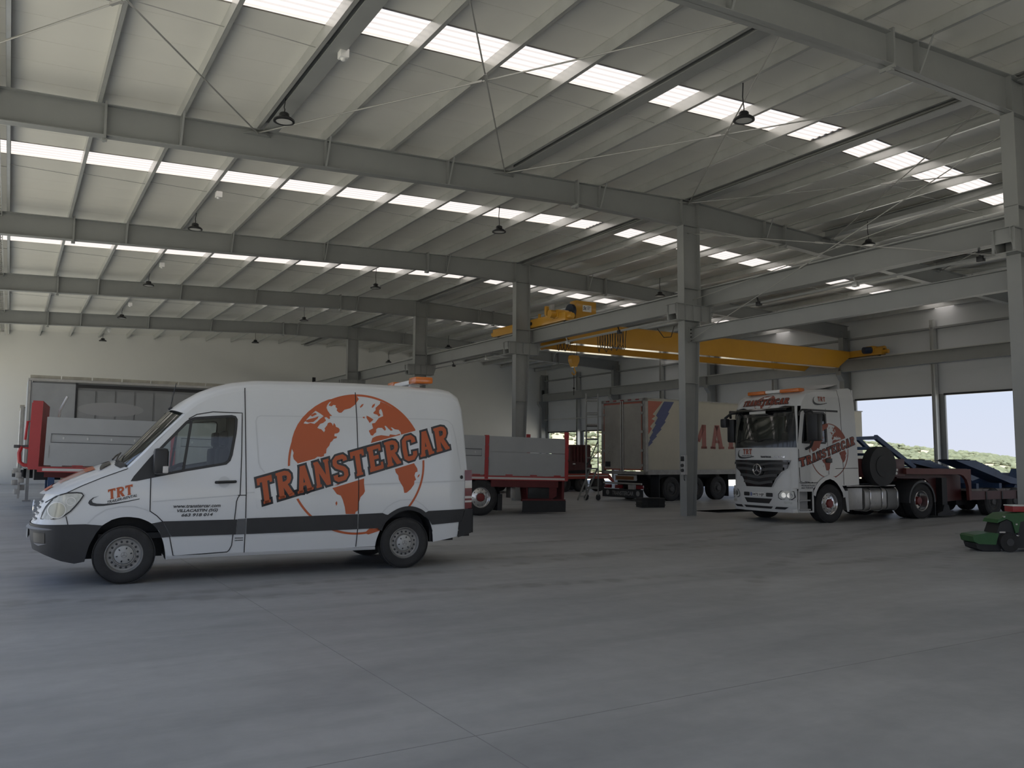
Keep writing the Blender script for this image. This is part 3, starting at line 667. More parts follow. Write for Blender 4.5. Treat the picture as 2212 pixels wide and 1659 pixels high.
# ------------------------------------------------------------------ wheels
M_TYRE = mat('tyre_rubber', (.028,.028,.029), .75, var=.25, scale=8, bump=.15, bscale=60)
M_STEELRIM = mat('silver_painted_wheel', (.30,.295,.285), .5, metal=.35, var=.2, scale=9)
M_ALLOY = mat('polished_alloy', (.66,.66,.66), .22, metal=.9, var=.08, scale=9)
M_REDHUB = mat('red_hub_paint', (.22,.03,.028), .45)
_wm = {}
def wheel_meshes(kind, r, w):
    key = (kind, r, w)
    if key in _wm: return _wm[key]
    h = w/2; out = []
    rr_ = {'van':.60,'alloy':.575,'deep':.575,'dark':.575}[kind]*r
    t = MB(); n = 40
    t.lathe([(rr_,-h*.86),(r*.80,-h),(r*.93,-h*.93),(r*.985,-h*.78),(r,-h*.55),(r,h*.55),(r*.985,h*.78),(r*.93,h*.93),(r*.80,h),(rr_,h*.86),(rr_,-h*.86)], (0,0,0), 'y', n)
    for i in range(n):       # shoulder tread blocks
        a = 2*math.pi*i/n
        for s in (-1, 1):
            c, sn = math.cos(a), math.sin(a); y0, y1 = sorted((s*h*.5, s*h*.90)); rb = r*.975
            tt = .028*r/.36; px, pz = -sn*tt, c*tt
            t.add([(c*rb-px,y0,sn*rb-pz),(c*rb+px,y0,sn*rb+pz),(c*rb*1.03+px,y0,sn*rb*1.03+pz),(c*rb*1.03-px,y0,sn*rb*1.03-pz),
                   (c*rb*.97-px,y1,sn*rb*.97-pz),(c*rb*.97+px,y1,sn*rb*.97+pz),(c*rb*1.012+px,y1,sn*rb*1.012+pz),(c*rb*1.012-px,y1,sn*rb*1.012-pz)],
                  [(0,1,2,3),(7,6,5,4),(0,4,5,1),(1,5,6,2),(2,6,7,3),(3,7,4,0)])
    out.append(('tyre', t.mesh('tyre', M_TYRE)))
    m_ = MB()
    if kind == 'van':
        m_.lathe([(rr_*1.03,-h*.88),(rr_*1.0,-h*.93),(rr_*.95,-h*.80),(rr_*.90,-h*.55),(rr_*.80,-h*.50),(rr_*.63,-h*.62),(rr_*.60,-h*.74),(rr_*.55,-h*.70),(rr_*.53,-h*.5),(0,-h*.5)], (0,0,0), 'y', 36)
        out.append(('rim', m_.mesh('rim', M_STEELRIM)))
        v = MB()
        for i in range(16):
            a = 2*math.pi*(i+.5)/16; c = (math.cos(a)*rr_*.74, -h*.585, math.sin(a)*rr_*.74); v.cyl(c, (c[0],c[1]+.02,c[2]), rr_*.068, 10)
        out.append(('vent_holes', v.mesh('vent_holes', M_BLACK)))
        hc = MB(); hc.lathe([(rr_*.53,-h*.5),(rr_*.53,-h*.72),(rr_*.50,-h*.80),(rr_*.26,-h*.92),(rr_*.22,-h*.95),(0,-h*.97)], (0,0,0), 'y', 30)
        out.append(('hub_cap', hc.mesh('hub_cap', mat('grey_plastic_cap', (.44,.44,.43), .5))))
        sl = MB()
        for i in range(6):
            a = 2*math.pi*i/6+.2; d = Vector((math.cos(a),0,math.sin(a))); p0 = d*rr_*.34; p1 = d*rr_*.43
            sl.bar((p0.x,-h*.905,p0.z),(p1.x,-h*.86,p1.z),.014,.012,(0,1,0))
        out.append(('cap_slots', sl.mesh('cap_slots', M_BLACK)))
        st = MB(); st.lathe([(rr_*.155,-h*.975),(rr_*.17,-h*.985),(rr_*.15,-h*.985)], (0,0,0), 'y', 20)
        for i in range(3):
            a = math.pi/2+2*math.pi*i/3; st.bar((0,-h*.98,0),(math.cos(a)*rr_*.15,-h*.98,math.sin(a)*rr_*.15),.008,.006,(0,1,0))
        out.append(('star_emblem', st.mesh('star_emblem', M_STEELRIM)))
    elif kind in ('alloy', 'dark'):
        mm = M_ALLOY if kind == 'alloy' else mat('dirty_wheel_steel', (.075,.075,.075), .6)
        m_.lathe([(rr_*1.03,-h*.84),(rr_*1.0,-h*.93),(rr_*.95,-h*.85),(rr_*.90,-h*.62),(rr_*.78,-h*.66),(rr_*.62,-h*.78),(rr_*.46,-h*.80),(rr_*.44,-h*.7),(0,-h*.7)], (0,0,0), 'y', 36)
        out.append(('rim', m_.mesh('rim', mm)))
        v = MB()
        for i in range(10):
            a = 2*math.pi*i/10; c = (math.cos(a)*rr_*.76, -h*.69, math.sin(a)*rr_*.76); v.cyl(c, (c[0],c[1]+.02,c[2]), rr_*.055, 10)
        out.append(('vent_holes', v.mesh('vent_holes', M_BLACK)))
        hc = MB(); hc.lathe([(rr_*.40,-h*.7),(rr_*.39,-h*.98),(rr_*.33,-h*1.08),(0,-h*1.1)], (0,0,0), 'y', 24)
        out.append(('hub_cap', hc.mesh('hub_cap', M_REDHUB if kind == 'alloy' else mm)))
        nu = MB()
        for i in range(10):
            a = 2*math.pi*(i+.5)/10; c = (math.cos(a)*rr_*.53, -h*.78, math.sin(a)*rr_*.53); nu.cyl(c, (c[0],-h*.92,c[2]), rr_*.045, 6)
        out.append(('wheel_nuts', nu.mesh('wheel_nuts', M_ALLOY if kind == 'alloy' else M_BLACK)))
    else:    # deep-dished twin wheel
        m_.lathe([(rr_*1.03,-h*.84),(rr_*1.0,-h*.95),(rr_*.94,-h*.85),(rr_*.90,h*.1),(rr_*.84,h*.35),(rr_*.5,h*.3),(0,h*.3)], (0,0,0), 'y', 36)
        out.append(('rim', m_.mesh('rim', M_ALLOY)))
        hc = MB(); hc.lathe([(rr_*.42,h*.3),(rr_*.40,-h*.35),(rr_*.34,-h*.5),(0,-h*.55)], (0,0,0), 'y', 24)
        out.append(('hub_cap', hc.mesh('hub_cap', M_REDHUB)))
        v = MB()
        for i in range(8):
            a = 2*math.pi*i/8; c = (math.cos(a)*rr_*.66, h*.26, math.sin(a)*rr_*.66); v.cyl(c, (c[0],c[1]+.05,c[2]), rr_*.11, 10)
        out.append(('vent_holes', v.mesh('vent_holes', M_BLACK)))
    _wm[key] = out
    return out
def wheel(parent, loc, r, w, kind='alloy', far=False, plain=False):
    """one wheel as a part (the tyre) with rim pieces as sub-parts; the outer face looks to -Y unless far"""
    ms = wheel_meshes(kind, r, w)
    o = put('wheel', ms[0][1], parent, loc, (0, 0, math.pi if far else 0))
    if not plain:
        for n, me in ms[1:]:
            q = put(n, me, o)
            if n in ('vent_holes','wheel_nuts','cap_slots'): stuff(q)
    return o
# ------------------------------------------------------------------ the white delivery van (local x: front wheel -> rear, y: away from the viewer)
M_VANW = mat('white_van_paint', (.70,.72,.74), .28, var=.015, scale=2, coat=.5)
M_TRIM = mat('black_bumper_plastic', (.030,.031,.034), .55, var=.12, scale=4)
M_SEAM = mat('panel_gap', (.03,.03,.032), .8)
M_REDL = mat('red_tail_lens', (.17,.008,.012), .2, coat=.5)
M_WHL = mat('clear_tail_lens', (.62,.6,.58), .2, coat=.5)
M_AMB = mat('amber_beacon_lens', (.62,.16,.02), .22, coat=.6)
M_CHROME = mat('chrome', (.72,.72,.72), .12, metal=1.0)
M_SEAT = mat('dark_seat_cloth', (.03,.032,.036), .85, var=.15, scale=12)
def glass_mat(name, tint, opac):
    m = bpy.data.materials.new(name); m.use_nodes = True; nt = m.node_tree; nt.nodes.clear()
    o = P_(nt,'ShaderNodeOutputMaterial'); g = P_(nt,'ShaderNodeBsdfGlossy'); t = P_(nt,'ShaderNodeBsdfTransparent'); fr = P_(nt,'ShaderNodeFresnel'); mx = P_(nt,'ShaderNodeMixShader')
    g.inputs['Roughness'].default_value = .03; g.inputs['Color'].default_value = (.9,.9,.9,1); t.inputs[0].default_value = (*tint,1); fr.inputs[0].default_value = 1.5
    ad = P_(nt,'ShaderNodeMath', operation='ADD'); ad.inputs[1].default_value = opac
    nt.links.new(fr.outputs[0], ad.inputs[0]); nt.links.new(ad.outputs[0], mx.inputs[0]); nt.links.new(t.outputs[0], mx.inputs[1]); nt.links.new(g.outputs[0], mx.inputs[2]); nt.links.new(mx.outputs[0], o.inputs[0])
    return m
M_GLASS = glass_mat('vehicle_glass', (.80,.85,.82), .02)
M_WSCR = glass_mat('windscreen_glass', (.42,.48,.45), .05)
M_LENS = mat('headlamp_lens', (.55,.57,.55), .12, coat=.8, var=.25, scale=7)

VW = 1.96                                   # body width
NS = -.70                                   # where the wrapped nose begins
def v_nose(z): return interp(z, [(.28,.28),(.40,.33),(.56,.37),(.75,.385),(.79,.345),(.95,.30),(1.16,.21)])
def v_in(s, z):
    """inward offset of the near side skin"""
    y = .0
    if z > 1.22: y += .055*(z-1.22)+ .016*(z-1.22)**2
    if z < .55: y += .05*(.55-z)
    if s < .3: y += .035*((.3-s)/1.0)**2
    if s > 4.35: y += .10*((s-4.35)/.45)**2
    return y
NN = 2.5
def v_skin(s, z, off=0.0, far=False):
    if s >= NS:
        y = v_in(s, z) - off; x = s
    else:
        a = v_nose(z); q = min(.9999, max(0, (NS-s)/a)); th = math.asin(q**(NN/2)); y0 = v_in(NS, z)
        y = y0 + (VW/2-y0)*(1-math.cos(th)**(2/NN)); x = s - off*math.sin(th); y -= off*math.cos(th)
    return (x, VW-y, z) if far else (x, y, z)
def v_wrap(t, z, off=0.0):
    """nose skin by plan angle t: 0 near side, 1 centre, 2 far side"""
    far = t > 1; th = (t if not far else 2-t)*math.pi/2; a = v_nose(z); y0 = v_in(NS, z)
    x = NS - (a+off)*math.sin(th)**(2/NN); y = y0 + (VW/2-y0)*(1-max(0,math.cos(th))**(2/NN)) - off*math.cos(th)
    return (x, VW-y if far else y, z)

van = thing('delivery_van', 'white high-roof panel van with orange globe and dark side stripe', 'van', (1.301, 11.557, 0), R(-4.261))
archF = [(-.44,.30),(-.42,.40),(-.395,.50),(-.333,.634),(-.258,.736),(-.158,.803),(-.07,.828),(.018,.835),(.10,.826),(.183,.807),(.302,.745),(.39,.644),(.445,.516),(.470,.40),(.484,.28)]
archR = [(3.255,.335),(3.27,.42),(3.314,.543),(3.365,.653),(3.44,.725),(3.533,.785),(3.63,.825),(3.738,.842),(3.84,.828),(3.938,.79),(4.015,.73),(4.068,.663),(4.12,.516),(4.134,.36)]
roofE = [(4.55,2.44),(4.45,2.49),(4.3,2.505),(3.8,2.525),(3.0,2.535),(2.2,2.53),(1.6,2.515),(1.3,2.475),(1.1,2.425),(.95,2.365),(.80,2.275),(.66,2.15)]
hoodE = [(.012,1.45),(-.12,1.40),(-.3,1.325),(-.5,1.235),(-.60,1.185),(NS,1.13)]
win = [(.05,1.288),(.26,1.565),(.45,1.785),(.675,2.040),(.72,2.075),(.776,2.098),(1.0,2.12),(1.24,2.138),(1.285,2.128),(1.303,2.095),(1.30,2.0),(1.292,1.904),(1.248,1.62),(1.225,1.55),(1.181,1.506),(.698,1.422),(.268,1.334)]
out = [(NS,.757),(-.45,.757),(-.262,.737)] + crom(archF[5:]) + [(.572,.30),(1.6,.315),(3.24,.335)] + crom(archR) + [(4.30,.385),(4.53,.425),(4.555,.64),(4.66,.82),(4.665,1.41),(4.655,1.6),(4.63,2.05),(4.60,2.28)] + roofE + hoodE
for far in (False, True):
    b = MB(); area_mesh(b, out, [win], lambda s, z: v_skin(s, z, 0, far), .11); b.build('body_side', M_VANW, van, 30)
# roof
rst = [((.66,2.15),(.50,2.215)),((.80,2.275),(.68,2.365)),((.95,2.365),(.86,2.48)),((1.1,2.425),(1.05,2.56)),((1.3,2.475),(1.27,2.625)),((1.6,2.515),(1.58,2.67)),((2.2,2.53),(2.2,2.69)),((3.0,2.535),(3.0,2.70)),((3.8,2.525),(3.8,2.69)),((4.3,2.505),(4.3,2.675)),((4.45,2.49),(4.46,2.65)),((4.55,2.44),(4.585,2.58)),((4.60,2.28),(4.67,2.39))]
QS = [-1,-.985,-.95,-.90,-.83,-.72,-.55,-.3,0,.3,.55,.72,.83,.90,.95,.985,1]
def bow(E, Cc, q, pw=5, ex=.5):
    y0 = v_in(E[0], E[1]); k = (1-abs(q)**pw)**ex
    return (E[0]+(Cc[0]-E[0])*k, VW/2 + q*(VW/2-y0), E[1]+(Cc[1]-E[1])*k)
rf = MB(); rf.grid([[bow(E, Cc, q) for q in QS] for E, Cc in rst]); rf.build('roof', M_VANW, van, 60)
# back
bk = MB(); bst = [((4.60,2.28),(4.67,2.39)),((4.63,2.05),(4.71,2.05)),((4.655,1.6),(4.75,1.6)),((4.665,1.41),(4.78,1.41)),((4.66,.82),(4.80,.82))]
bk.grid([[bow(E, Cc, q) for q in QS] for E, Cc in bst]); bk.build('rear_doors', M_VANW, van, 60)
# bonnet and windscreen
hst = [((NS,1.13),(-.995,1.10)),((-.60,1.185),(-.90,1.165)),((-.5,1.235),(-.74,1.27)),((-.3,1.325),(-.50,1.39)),((-.12,1.40),(-.28,1.475)),((.012,1.45),(-.13,1.52))]
def hbow(E, Cc, q):
    y0 = v_in(*E); k1 = (1-abs(q)**3.2)**.6; k2 = .8*(1-q*q)+.2*(1-abs(q)**6)
    return (E[0]+(Cc[0]-E[0])*k1, VW/2+q*(VW/2-y0), E[1]+(Cc[1]-E[1]+.02)*k2)
HQ = [-1,-.97,-.92,-.85,-.75,-.65,-.5,-.35,-.18,0,.18,.35,.5,.65,.75,.85,.92,.97,1]
hb = MB(); hb.grid([[hbow(E, Cc, q) for q in HQ] for E, Cc in hst]); bonnet = hb.build('bonnet', M_VANW, van, 60)
def hood_pt(t, q, up_=.004):
    i = min(int(t*5), 4); f = t*5-i; a = hbow(*hst[i], q); b_ = hbow(*hst[i+1], q); p = [lerp(a[j], b_[j], f) for j in range(3)]; p[2] += up_; p[0] -= up_*.5; return tuple(p)
def hood_patch(pts, mt, name, up_=.005, parent=None):
    b = MB(); area_mesh(b, pts, [], lambda t, q: hood_pt(min(.999,max(0,t)), q, up_), .07); return b.build(name, mt, parent or bonnet, 60)
hood_patch([(.72,-.80),(.90,-.62),(.92,-.25),(.80,-.36)], M_BLACK, 'bonnet_vent', .012)
hood_patch([(.72,.80),(.90,.62),(.92,.25),(.80,.36)], M_BLACK, 'bonnet_vent', .012)
for y0 in (-.62,-.48,-.34,-.20,-.06,.08,.22,.36,.50):     # orange lettering painted across the bonnet
    hood_patch([(.34,y0),(.70,y0),(.70,y0+.045),(.34,y0+.045)], M_ORANGE, 'bonnet_lettering', .008); hood_patch([(.60,y0-.02),(.70,y0-.02),(.70,y0+.10),(.60,y0+.10)], M_ORANGE, 'bonnet_lettering', .009)
hood_patch([(.10,-.62),(.24,-.60),(.28,.60),(.12,.60)], M_ORANGE, 'bonnet_lettering', .008)
wst = [((.012,1.45),(-.13,1.52)),((.17,1.62),(.03,1.69)),((.33,1.80),(.19,1.87)),((.50,1.98),(.35,2.05)),((.66,2.15),(.50,2.215))]
ws = MB(); ws.grid([[bow(E, Cc, q*.955, 2.4, .8) for q in QS] for E, Cc in wst]); ws.build('windscreen', M_WSCR, van, 60)
for s in (-1, 1):
    ap = MB(); ap.grid([[bow(E, Cc, s*q, 2.4, .8) for q in (1,.985,.965,.945)] for E, Cc in wst]); ap.build('windscreen_pillar', M_VANW, van, 60)
cw = MB(); cw.grid([[(p[0]+.0,p[1],p[2]+.003) for p in [bow((E[0],E[1]),Cc,q*.95,2.8,.7) for q in QS]] for E, Cc in (((-.05,1.425),(-.20,1.50)),((.02,1.462),(-.10,1.545)))]); cw.build('cowl', M_TRIM, van, 60)
for q in (-.62, -.05):
    wp = MB(); p0 = Vector(bow((.0,1.45),(-.13,1.53),q,2.6,.8)); p1 = Vector(bow((.10,1.56),(-.05,1.62),q+.45,2.4,.8)); wp.tube([p0+Vector((-.03,0,.02)), p0.lerp(p1,.5)+Vector((-.03,0,.03)), p1+Vector((-.02,0,.02))], .011, 6); wp.build('wiper', M_BLACK, van)
# nose: grille panel and bumper
def wrapgrid(z0, z1, nz, off=0.0, t0=0, t1=2, nt_=28): return [[v_wrap(lerp(t0,t1,i/nt_), lerp(z0,z1,j/nz), off) for i in range(nt_+1)] for j in range(nz+1)]
fs_ = MB(); fs_.grid(wrapgrid(.757, 1.13, 8)); fs_.build('front_panel', M_VANW, van, 60)
# close the gap between front panel top and bonnet lip
lip = MB(); lip.grid([[v_wrap(t/14, 1.13) for t in range(29)], [hbow(*hst[0], -1+t/14) for t in range(29)]]); lip.build('bonnet_lip', M_VANW, van, 60)
def zlow(s): return interp(-s, [(.40,.30),(.55,.281),(.72,.325),(.97,.43),(1.2,.44)])
bp = MB(); rows = []
for j in range(7):
    row = []
    for i in range(33):
        t = 2*i/32; x = v_wrap(t, .5)[0]; zl = zlow(x); row.append(v_wrap(t, lerp(zl, .757, j/6), .012))
    rows.append(row)
bp.grid(rows)
for far in (False, True):
    area_mesh(bp, [(NS,.757),(-.45,.757),(-.262,.737),(-.333,.634),(-.395,.50),(-.42,.40),(-.44,.30),(-.55,.281),(-.62,.298),(NS,.319)], [], lambda s, z: v_skin(s, z, .012, far), .1)
bumper = bp.build('front_bumper', M_TRIM, van, 50)
lipb = MB(); lipb.grid([[v_wrap(lerp(.12,1.88,t/28), .70+dz*math.sin(math.pi*t/28)**.5, .0125+do*math.sin(math.pi*t/28)**.6) for t in range(29)] for dz, do in ((.03,.0),(.0,.035),(-.03,.0))]); lipb.build('bumper_ledge', mat('light_grey_plastic', (.24,.24,.245), .55), bumper, 60)  # ledge in a lighter grey than the bumper
fg = MB(); fg.grid([[v_wrap(lerp(.26,.56,i/6), lerp(.535,.655,j/2), .018) for i in range(7)] for j in range(3)]); fg.build('fog_lamp_recess', M_BLACK, bumper, 60)
fg = MB(); fg.grid([[v_wrap(lerp(.22,.60,i/6), lerp(.50,.53,j/1)+.03*abs(i-3)/3*(1-j), .013+.012*math.sin(math.pi*i/6)) for i in range(7)] for j in range(2)]); fg.build('fog_lamp_lip', MATS['light_grey_plastic'], bumper, 60)
np_ = MB(); np_.box(-1.115,-1.10,.72,1.24,.56,.67); np_.build('number_plate', M_WHITEBOX, van)
for i, z in enumerate((.81,.88,.95,1.02)):
    g = MB(); g.grid([[v_wrap(lerp(.62,1.38,k/10), z+dz, .012-.03*(dz>0)) for k in range(11)] for dz in (0,.045)]); g.build('grille_slot', M_BLACK, van, 60)
for z in (.80,.87,.94,1.01):
    g = MB(); g.tube([v_wrap(lerp(.66,1.34,k/12), z, .006) for k in range(13)], .012, 6); g.build('grille_bar', M_VANW, van)
em = MB(); em.lathe([(.085,-.01),(.10,0),(.085,.01),(.075,0),(.085,-.01)], (-1.06,VW/2,.93), 'x', 24)
for i in range(3):
    a = math.pi/2+2*math.pi*i/3; em.bar((-1.06,VW/2,.93),(-1.06,VW/2+math.cos(a)*.08,.93+math.sin(a)*.08),.016,.012,(1,0,0))
em.build('star_emblem', M_CHROME, van)
# head lamps
hl = [(-.934,.826),(-.915,.90),(-.882,.975),(-.84,1.035),(-.785,1.092),(-.73,1.122),(-.667,1.141),(-.56,1.146),(-.505,1.138),(-.486,1.11),(-.52,1.05),(-.569,.981),(-.62,.92),(-.684,.868),(-.73,.845),(-.80,.83)]
for far in (False, True):
    h = MB(); area_mesh(h, hl, [], lambda s, z: v_skin(s, z, .012, far), .06); hd = h.build('headlamp', M_LENS, van, 60)
    h = MB(); strip(h, hl, .016, lambda s, z: v_skin(s, z, .014, far), True); h.build('lamp_surround', M_BLACK, hd)
    h = MB(); cpts = arc(-.765,.935,.095,0,360,24)[:-1]; area_mesh(h, cpts, [], lambda s, z: v_skin(s, z, .016, far), .05); h.build('lamp_reflector', mat('lamp_reflector', (.46,.46,.40), .2, metal=.2), hd, 60)
    h = MB(); strip(h, cpts, .012, lambda s, z: v_skin(s, z, .018, far), True); h.build('reflector_ring', M_WHITEBOX, hd)
    h = MB(); c2 = arc(-.62,1.04,.05,0,360,16)[:-1]; strip(h, c2, .01, lambda s, z: v_skin(s, z, .017, far), True); h.build('indicator_ring', M_WHITEBOX, hd)
# side rub strip, seams, creases
def sidepatch(name, pl, mt, off, parent=van, step=.12, both=True):
    for far in ((False, True) if both else (False,)):
        b = MB(); area_mesh(b, pl, [], lambda s, z: v_skin(s, z, off, far), step); o = b.build(name, mt, parent, 40)
    return o
for pl in ([(.30,.745),(.43,.768),(.537,.571),(.43,.562),(.39,.65)], [(.435,.768),(1.345,.768),(1.335,.571),(.542,.571)],
           [(1.468,.778),(2.985,.795),(2.985,.585),(1.468,.571)], [(2.995,.795),(3.35,.803),(3.40,.78),(3.48,.765),(3.36,.65),(3.33,.592),(2.995,.585)],
           [(3.96,.77),(4.05,.815),(4.65,.83),(4.605,.66),(4.56,.64),(4.11,.612),(4.072,.67)]):
    sidepatch('rub_strip', pl, M_TRIM, .014)
sidepatch('rub_strip', [(1.35,.772),(1.46,.776),(1.46,.571),(1.34,.571)], mat('grey_rub_strip', (.10,.103,.11), .5), .012)
def seam(pl, w=.012, off=.0068, mt=M_SEAM, name='panel_seam', far=(False,)):
    for f in far:
        b = MB(); strip(b, densify(pl, .08), w, lambda s, z: v_skin(s, z, off, f)); b.build(name, mt, van)
seam([(.270,1.325),(.277,.902),(.36,.84),(.43,.766),(.521,.568),(.571,.332),(.60,.322),(1.235,.346),(1.262,.375),(1.288,.431),(1.330,1.0),(1.345,1.05),(1.373,1.09),(1.380,1.6),(1.376,2.185),(1.0,2.19),(.80,2.15),(.70,2.09)])
seam([(1.404,2.49),(1.452,1.105),(1.455,.78)]); seam([(1.452,.57),(1.451,.32)]); seam([(1.345,1.085),(1.455,1.085)])
seam([(2.94,2.53),(2.965,2.073),(2.994,1.181),(2.995,.80)]); seam([(2.99,.59),(2.971,.34)])
seam([(-.9,1.02),(-.78,1.105),(NS,1.128),(-.5,1.232),(-.3,1.322),(.0,1.44)], .01)
seam([(-.666,.86),(-.64,.757)], .01)
seam([(1.404,2.47),(1.404,2.53)], .012)
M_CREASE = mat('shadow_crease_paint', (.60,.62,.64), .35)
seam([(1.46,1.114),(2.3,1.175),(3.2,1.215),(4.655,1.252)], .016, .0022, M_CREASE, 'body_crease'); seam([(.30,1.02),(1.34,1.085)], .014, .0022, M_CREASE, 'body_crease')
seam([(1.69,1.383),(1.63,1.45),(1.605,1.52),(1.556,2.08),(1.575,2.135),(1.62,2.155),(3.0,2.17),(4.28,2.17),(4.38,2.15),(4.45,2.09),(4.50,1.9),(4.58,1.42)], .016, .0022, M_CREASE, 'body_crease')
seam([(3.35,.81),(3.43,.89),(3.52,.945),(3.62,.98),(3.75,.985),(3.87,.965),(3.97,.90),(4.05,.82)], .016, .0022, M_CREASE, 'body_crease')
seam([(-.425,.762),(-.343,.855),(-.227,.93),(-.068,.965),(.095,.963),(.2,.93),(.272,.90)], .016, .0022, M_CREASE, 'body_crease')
sd_ = MB(); 
for far in (False,):
    sd_.grid([[v_skin(s, z, o) for s in [lerp(.50,3.25,i/12) for i in range(13)]] for z, o in ((.30,.0),(.29,.018),(.318,.02),(.33,.002))])
sd_.build('sill_rail', mat('sill_grey_white', (.5,.51,.52), .5), van)
# glazing of the cab doors
for far in (False, True):
    gl = MB(); area_mesh(gl, win, [], lambda s, z: v_skin(s, z, -.012, far), .12); gl.build('door_window', M_GLASS, van, 40)
    fr = MB(); strip(fr, densify(win, .06, True), .034, lambda s, z: v_skin(s, z, .004, far), True); fr.build('window_seal', M_BLACK, van)
    mp_ = MB(); area_mesh(mp_, [(.05,1.288),(.19,1.47),(.33,1.64),(.37,1.36),(.268,1.334)], [], lambda s, z: v_skin(s, z, .004, far), .08); mp_.build('mirror_mount', M_BLACK, van, 40)
    dv = MB(); strip(dv, densify([(.655,1.42),(.735,2.06)], .1), .034, lambda s, z: v_skin(s, z, .002, far)); dv.build('quarter_divider', M_BLACK, van)
# mirrors
for far in (False, True):
    sg = -1 if not far else 1; y0 = v_in(.35,1.5) if not far else VW-v_in(.35,1.5)
    mh = MB(); ya, yb = sorted((y0+sg*.03, y0+sg*.23)); mh.bbox(.285,.455,ya,yb,1.37,1.70,.045); mo = mh.build('side_mirror', M_BLACK, van)
    lm = MB(); lm.bbox(.39,.458,min(ya,yb)-.004,min(ya,yb)+.05,1.385,1.475,.012); lm.build('mirror_indicator', M_WHL, mo)
    lm = MB(); lm.add([(.457,ya+.03,1.42),(.457,yb-.03,1.42),(.457,yb-.03,1.66),(.457,ya+.03,1.66)],[(0,1,2,3)]); lm.build('mirror_glass', M_CHROME, mo)
    am = MB(); am.bar((.36,y0+sg*.05,1.40),(.33,y0-sg*.02,1.36),.05,.05); am.build('mirror_arm', M_BLACK, mo)
    hd_ = MB(); yy = v_in(1.15,1.26); yh = (yy-.045 if not far else VW-yy+.045); hd_.tube([(1.06,yy-.005 if not far else VW-yy+.005,1.258),(1.09,yh,1.26),(1.19,yh,1.263),(1.28,yh,1.265),(1.31,yy-.005 if not far else VW-yy+.005,1.266)], .019, 8); hd_.build('door_handle', M_BLACK, van)
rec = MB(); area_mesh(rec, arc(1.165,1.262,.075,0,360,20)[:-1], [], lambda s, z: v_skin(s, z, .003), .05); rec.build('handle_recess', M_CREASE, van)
# tail lamp, rear bumper
for z0, z1, mm in ((1.255,1.411,M_REDL),(1.14,1.255,M_WHL),(1.02,1.14,M_REDL),(.985,1.02,M_WHL),(.955,.985,M_REDL),(.925,.955,M_WHL),(.832,.925,M_REDL)):
    for far in (False, True):
        b = MB(); pts_ = [(4.655,z0),(4.72,z0),(4.79,z0),(4.79,z1),(4.72,z1),(4.655,z1)]
        area_mesh(b, pts_, [], lambda s, z: ((s, v_in(min(s,4.665), z)-.012+max(0,s-4.665)*.35 if not far else VW-v_in(min(s,4.665), z)+.012-max(0,s-4.665)*.35, z)), .05); b.build('tail_lamp', mm, van, 40)
rb = MB()
for far in (False, True):
    area_mesh(rb, [(4.555,.64),(4.60,.655),(4.66,.83),(4.805,.826),(4.80,.53),(4.775,.47),(4.62,.43),(4.53,.41)], [], lambda s, z: ((s, v_in(min(s,4.66), z)-.018+max(0,s-4.66)**2*1.5 if not far else VW-v_in(min(s,4.66), z)+.018-max(0,s-4.66)**2*1.5, z)), .08)
rb.grid([[(4.80, lerp(.05,VW-.05,i/4), z) for i in range(5)] for z in (.47,.65,.83)]); rb.build('rear_bumper', M_TRIM, van, 50)
fc = MB(); area_mesh(fc, arc(4.595,1.306,.028,0,360,14)[:-1], [], lambda s, z: v_skin(s, z, .006), .05); fc.build('rear_marker', M_BLACK, van)
# wheels, arches, underbody
for s in (0.0, 3.70):
    for far in (False, True):
        wheel(van, (s, .125 if not far else VW-.125, .362), .362, .23, 'van', far)
for pl, s0 in ((archF, 0), (archR, 3.70)):
    for far in (False, True):
        ln = MB(); ln.grid([[((s, y if not far else VW-y, z)) for s, z in crom(pl)] for y in (.004, .32)]); ln.build('wheel_arch_liner', M_DARK, van, 60)
ln = MB()
for s0 in (0, 3.70): ln.box(s0-.46,s0+.46,.32,.34,.3,.84); ln.box(s0-.46,s0+.46,VW-.34,VW-.32,.3,.84)
ln.box(-.55,.0,.34,VW-.34,.30,.62); ln.box(.48,3.25,.08,VW-.08,.30,.34); ln.box(4.12,4.75,.08,VW-.08,.42,.46); ln.box(-.4,4.6,.36,VW-.36,.34,.6); ln.build('underbody', M_DARK, van)
fl_ = MB(); fl_.grid([[(s, y, z) for s, z in crom(archR[2:-1])] for y in (-.02, .03)]); 
strip(fl_, crom([(s,z+.02) for s, z in archR[2:11]]), .06, lambda s, z: v_skin(s, z, .016)); fl_.build('wheel_arch_trim', M_TRIM, van, 60)
mf = MB(); mf.box(4.10,4.125,.06,.34,.36,.62); mf.build('mud_flap', M_DARK, van)
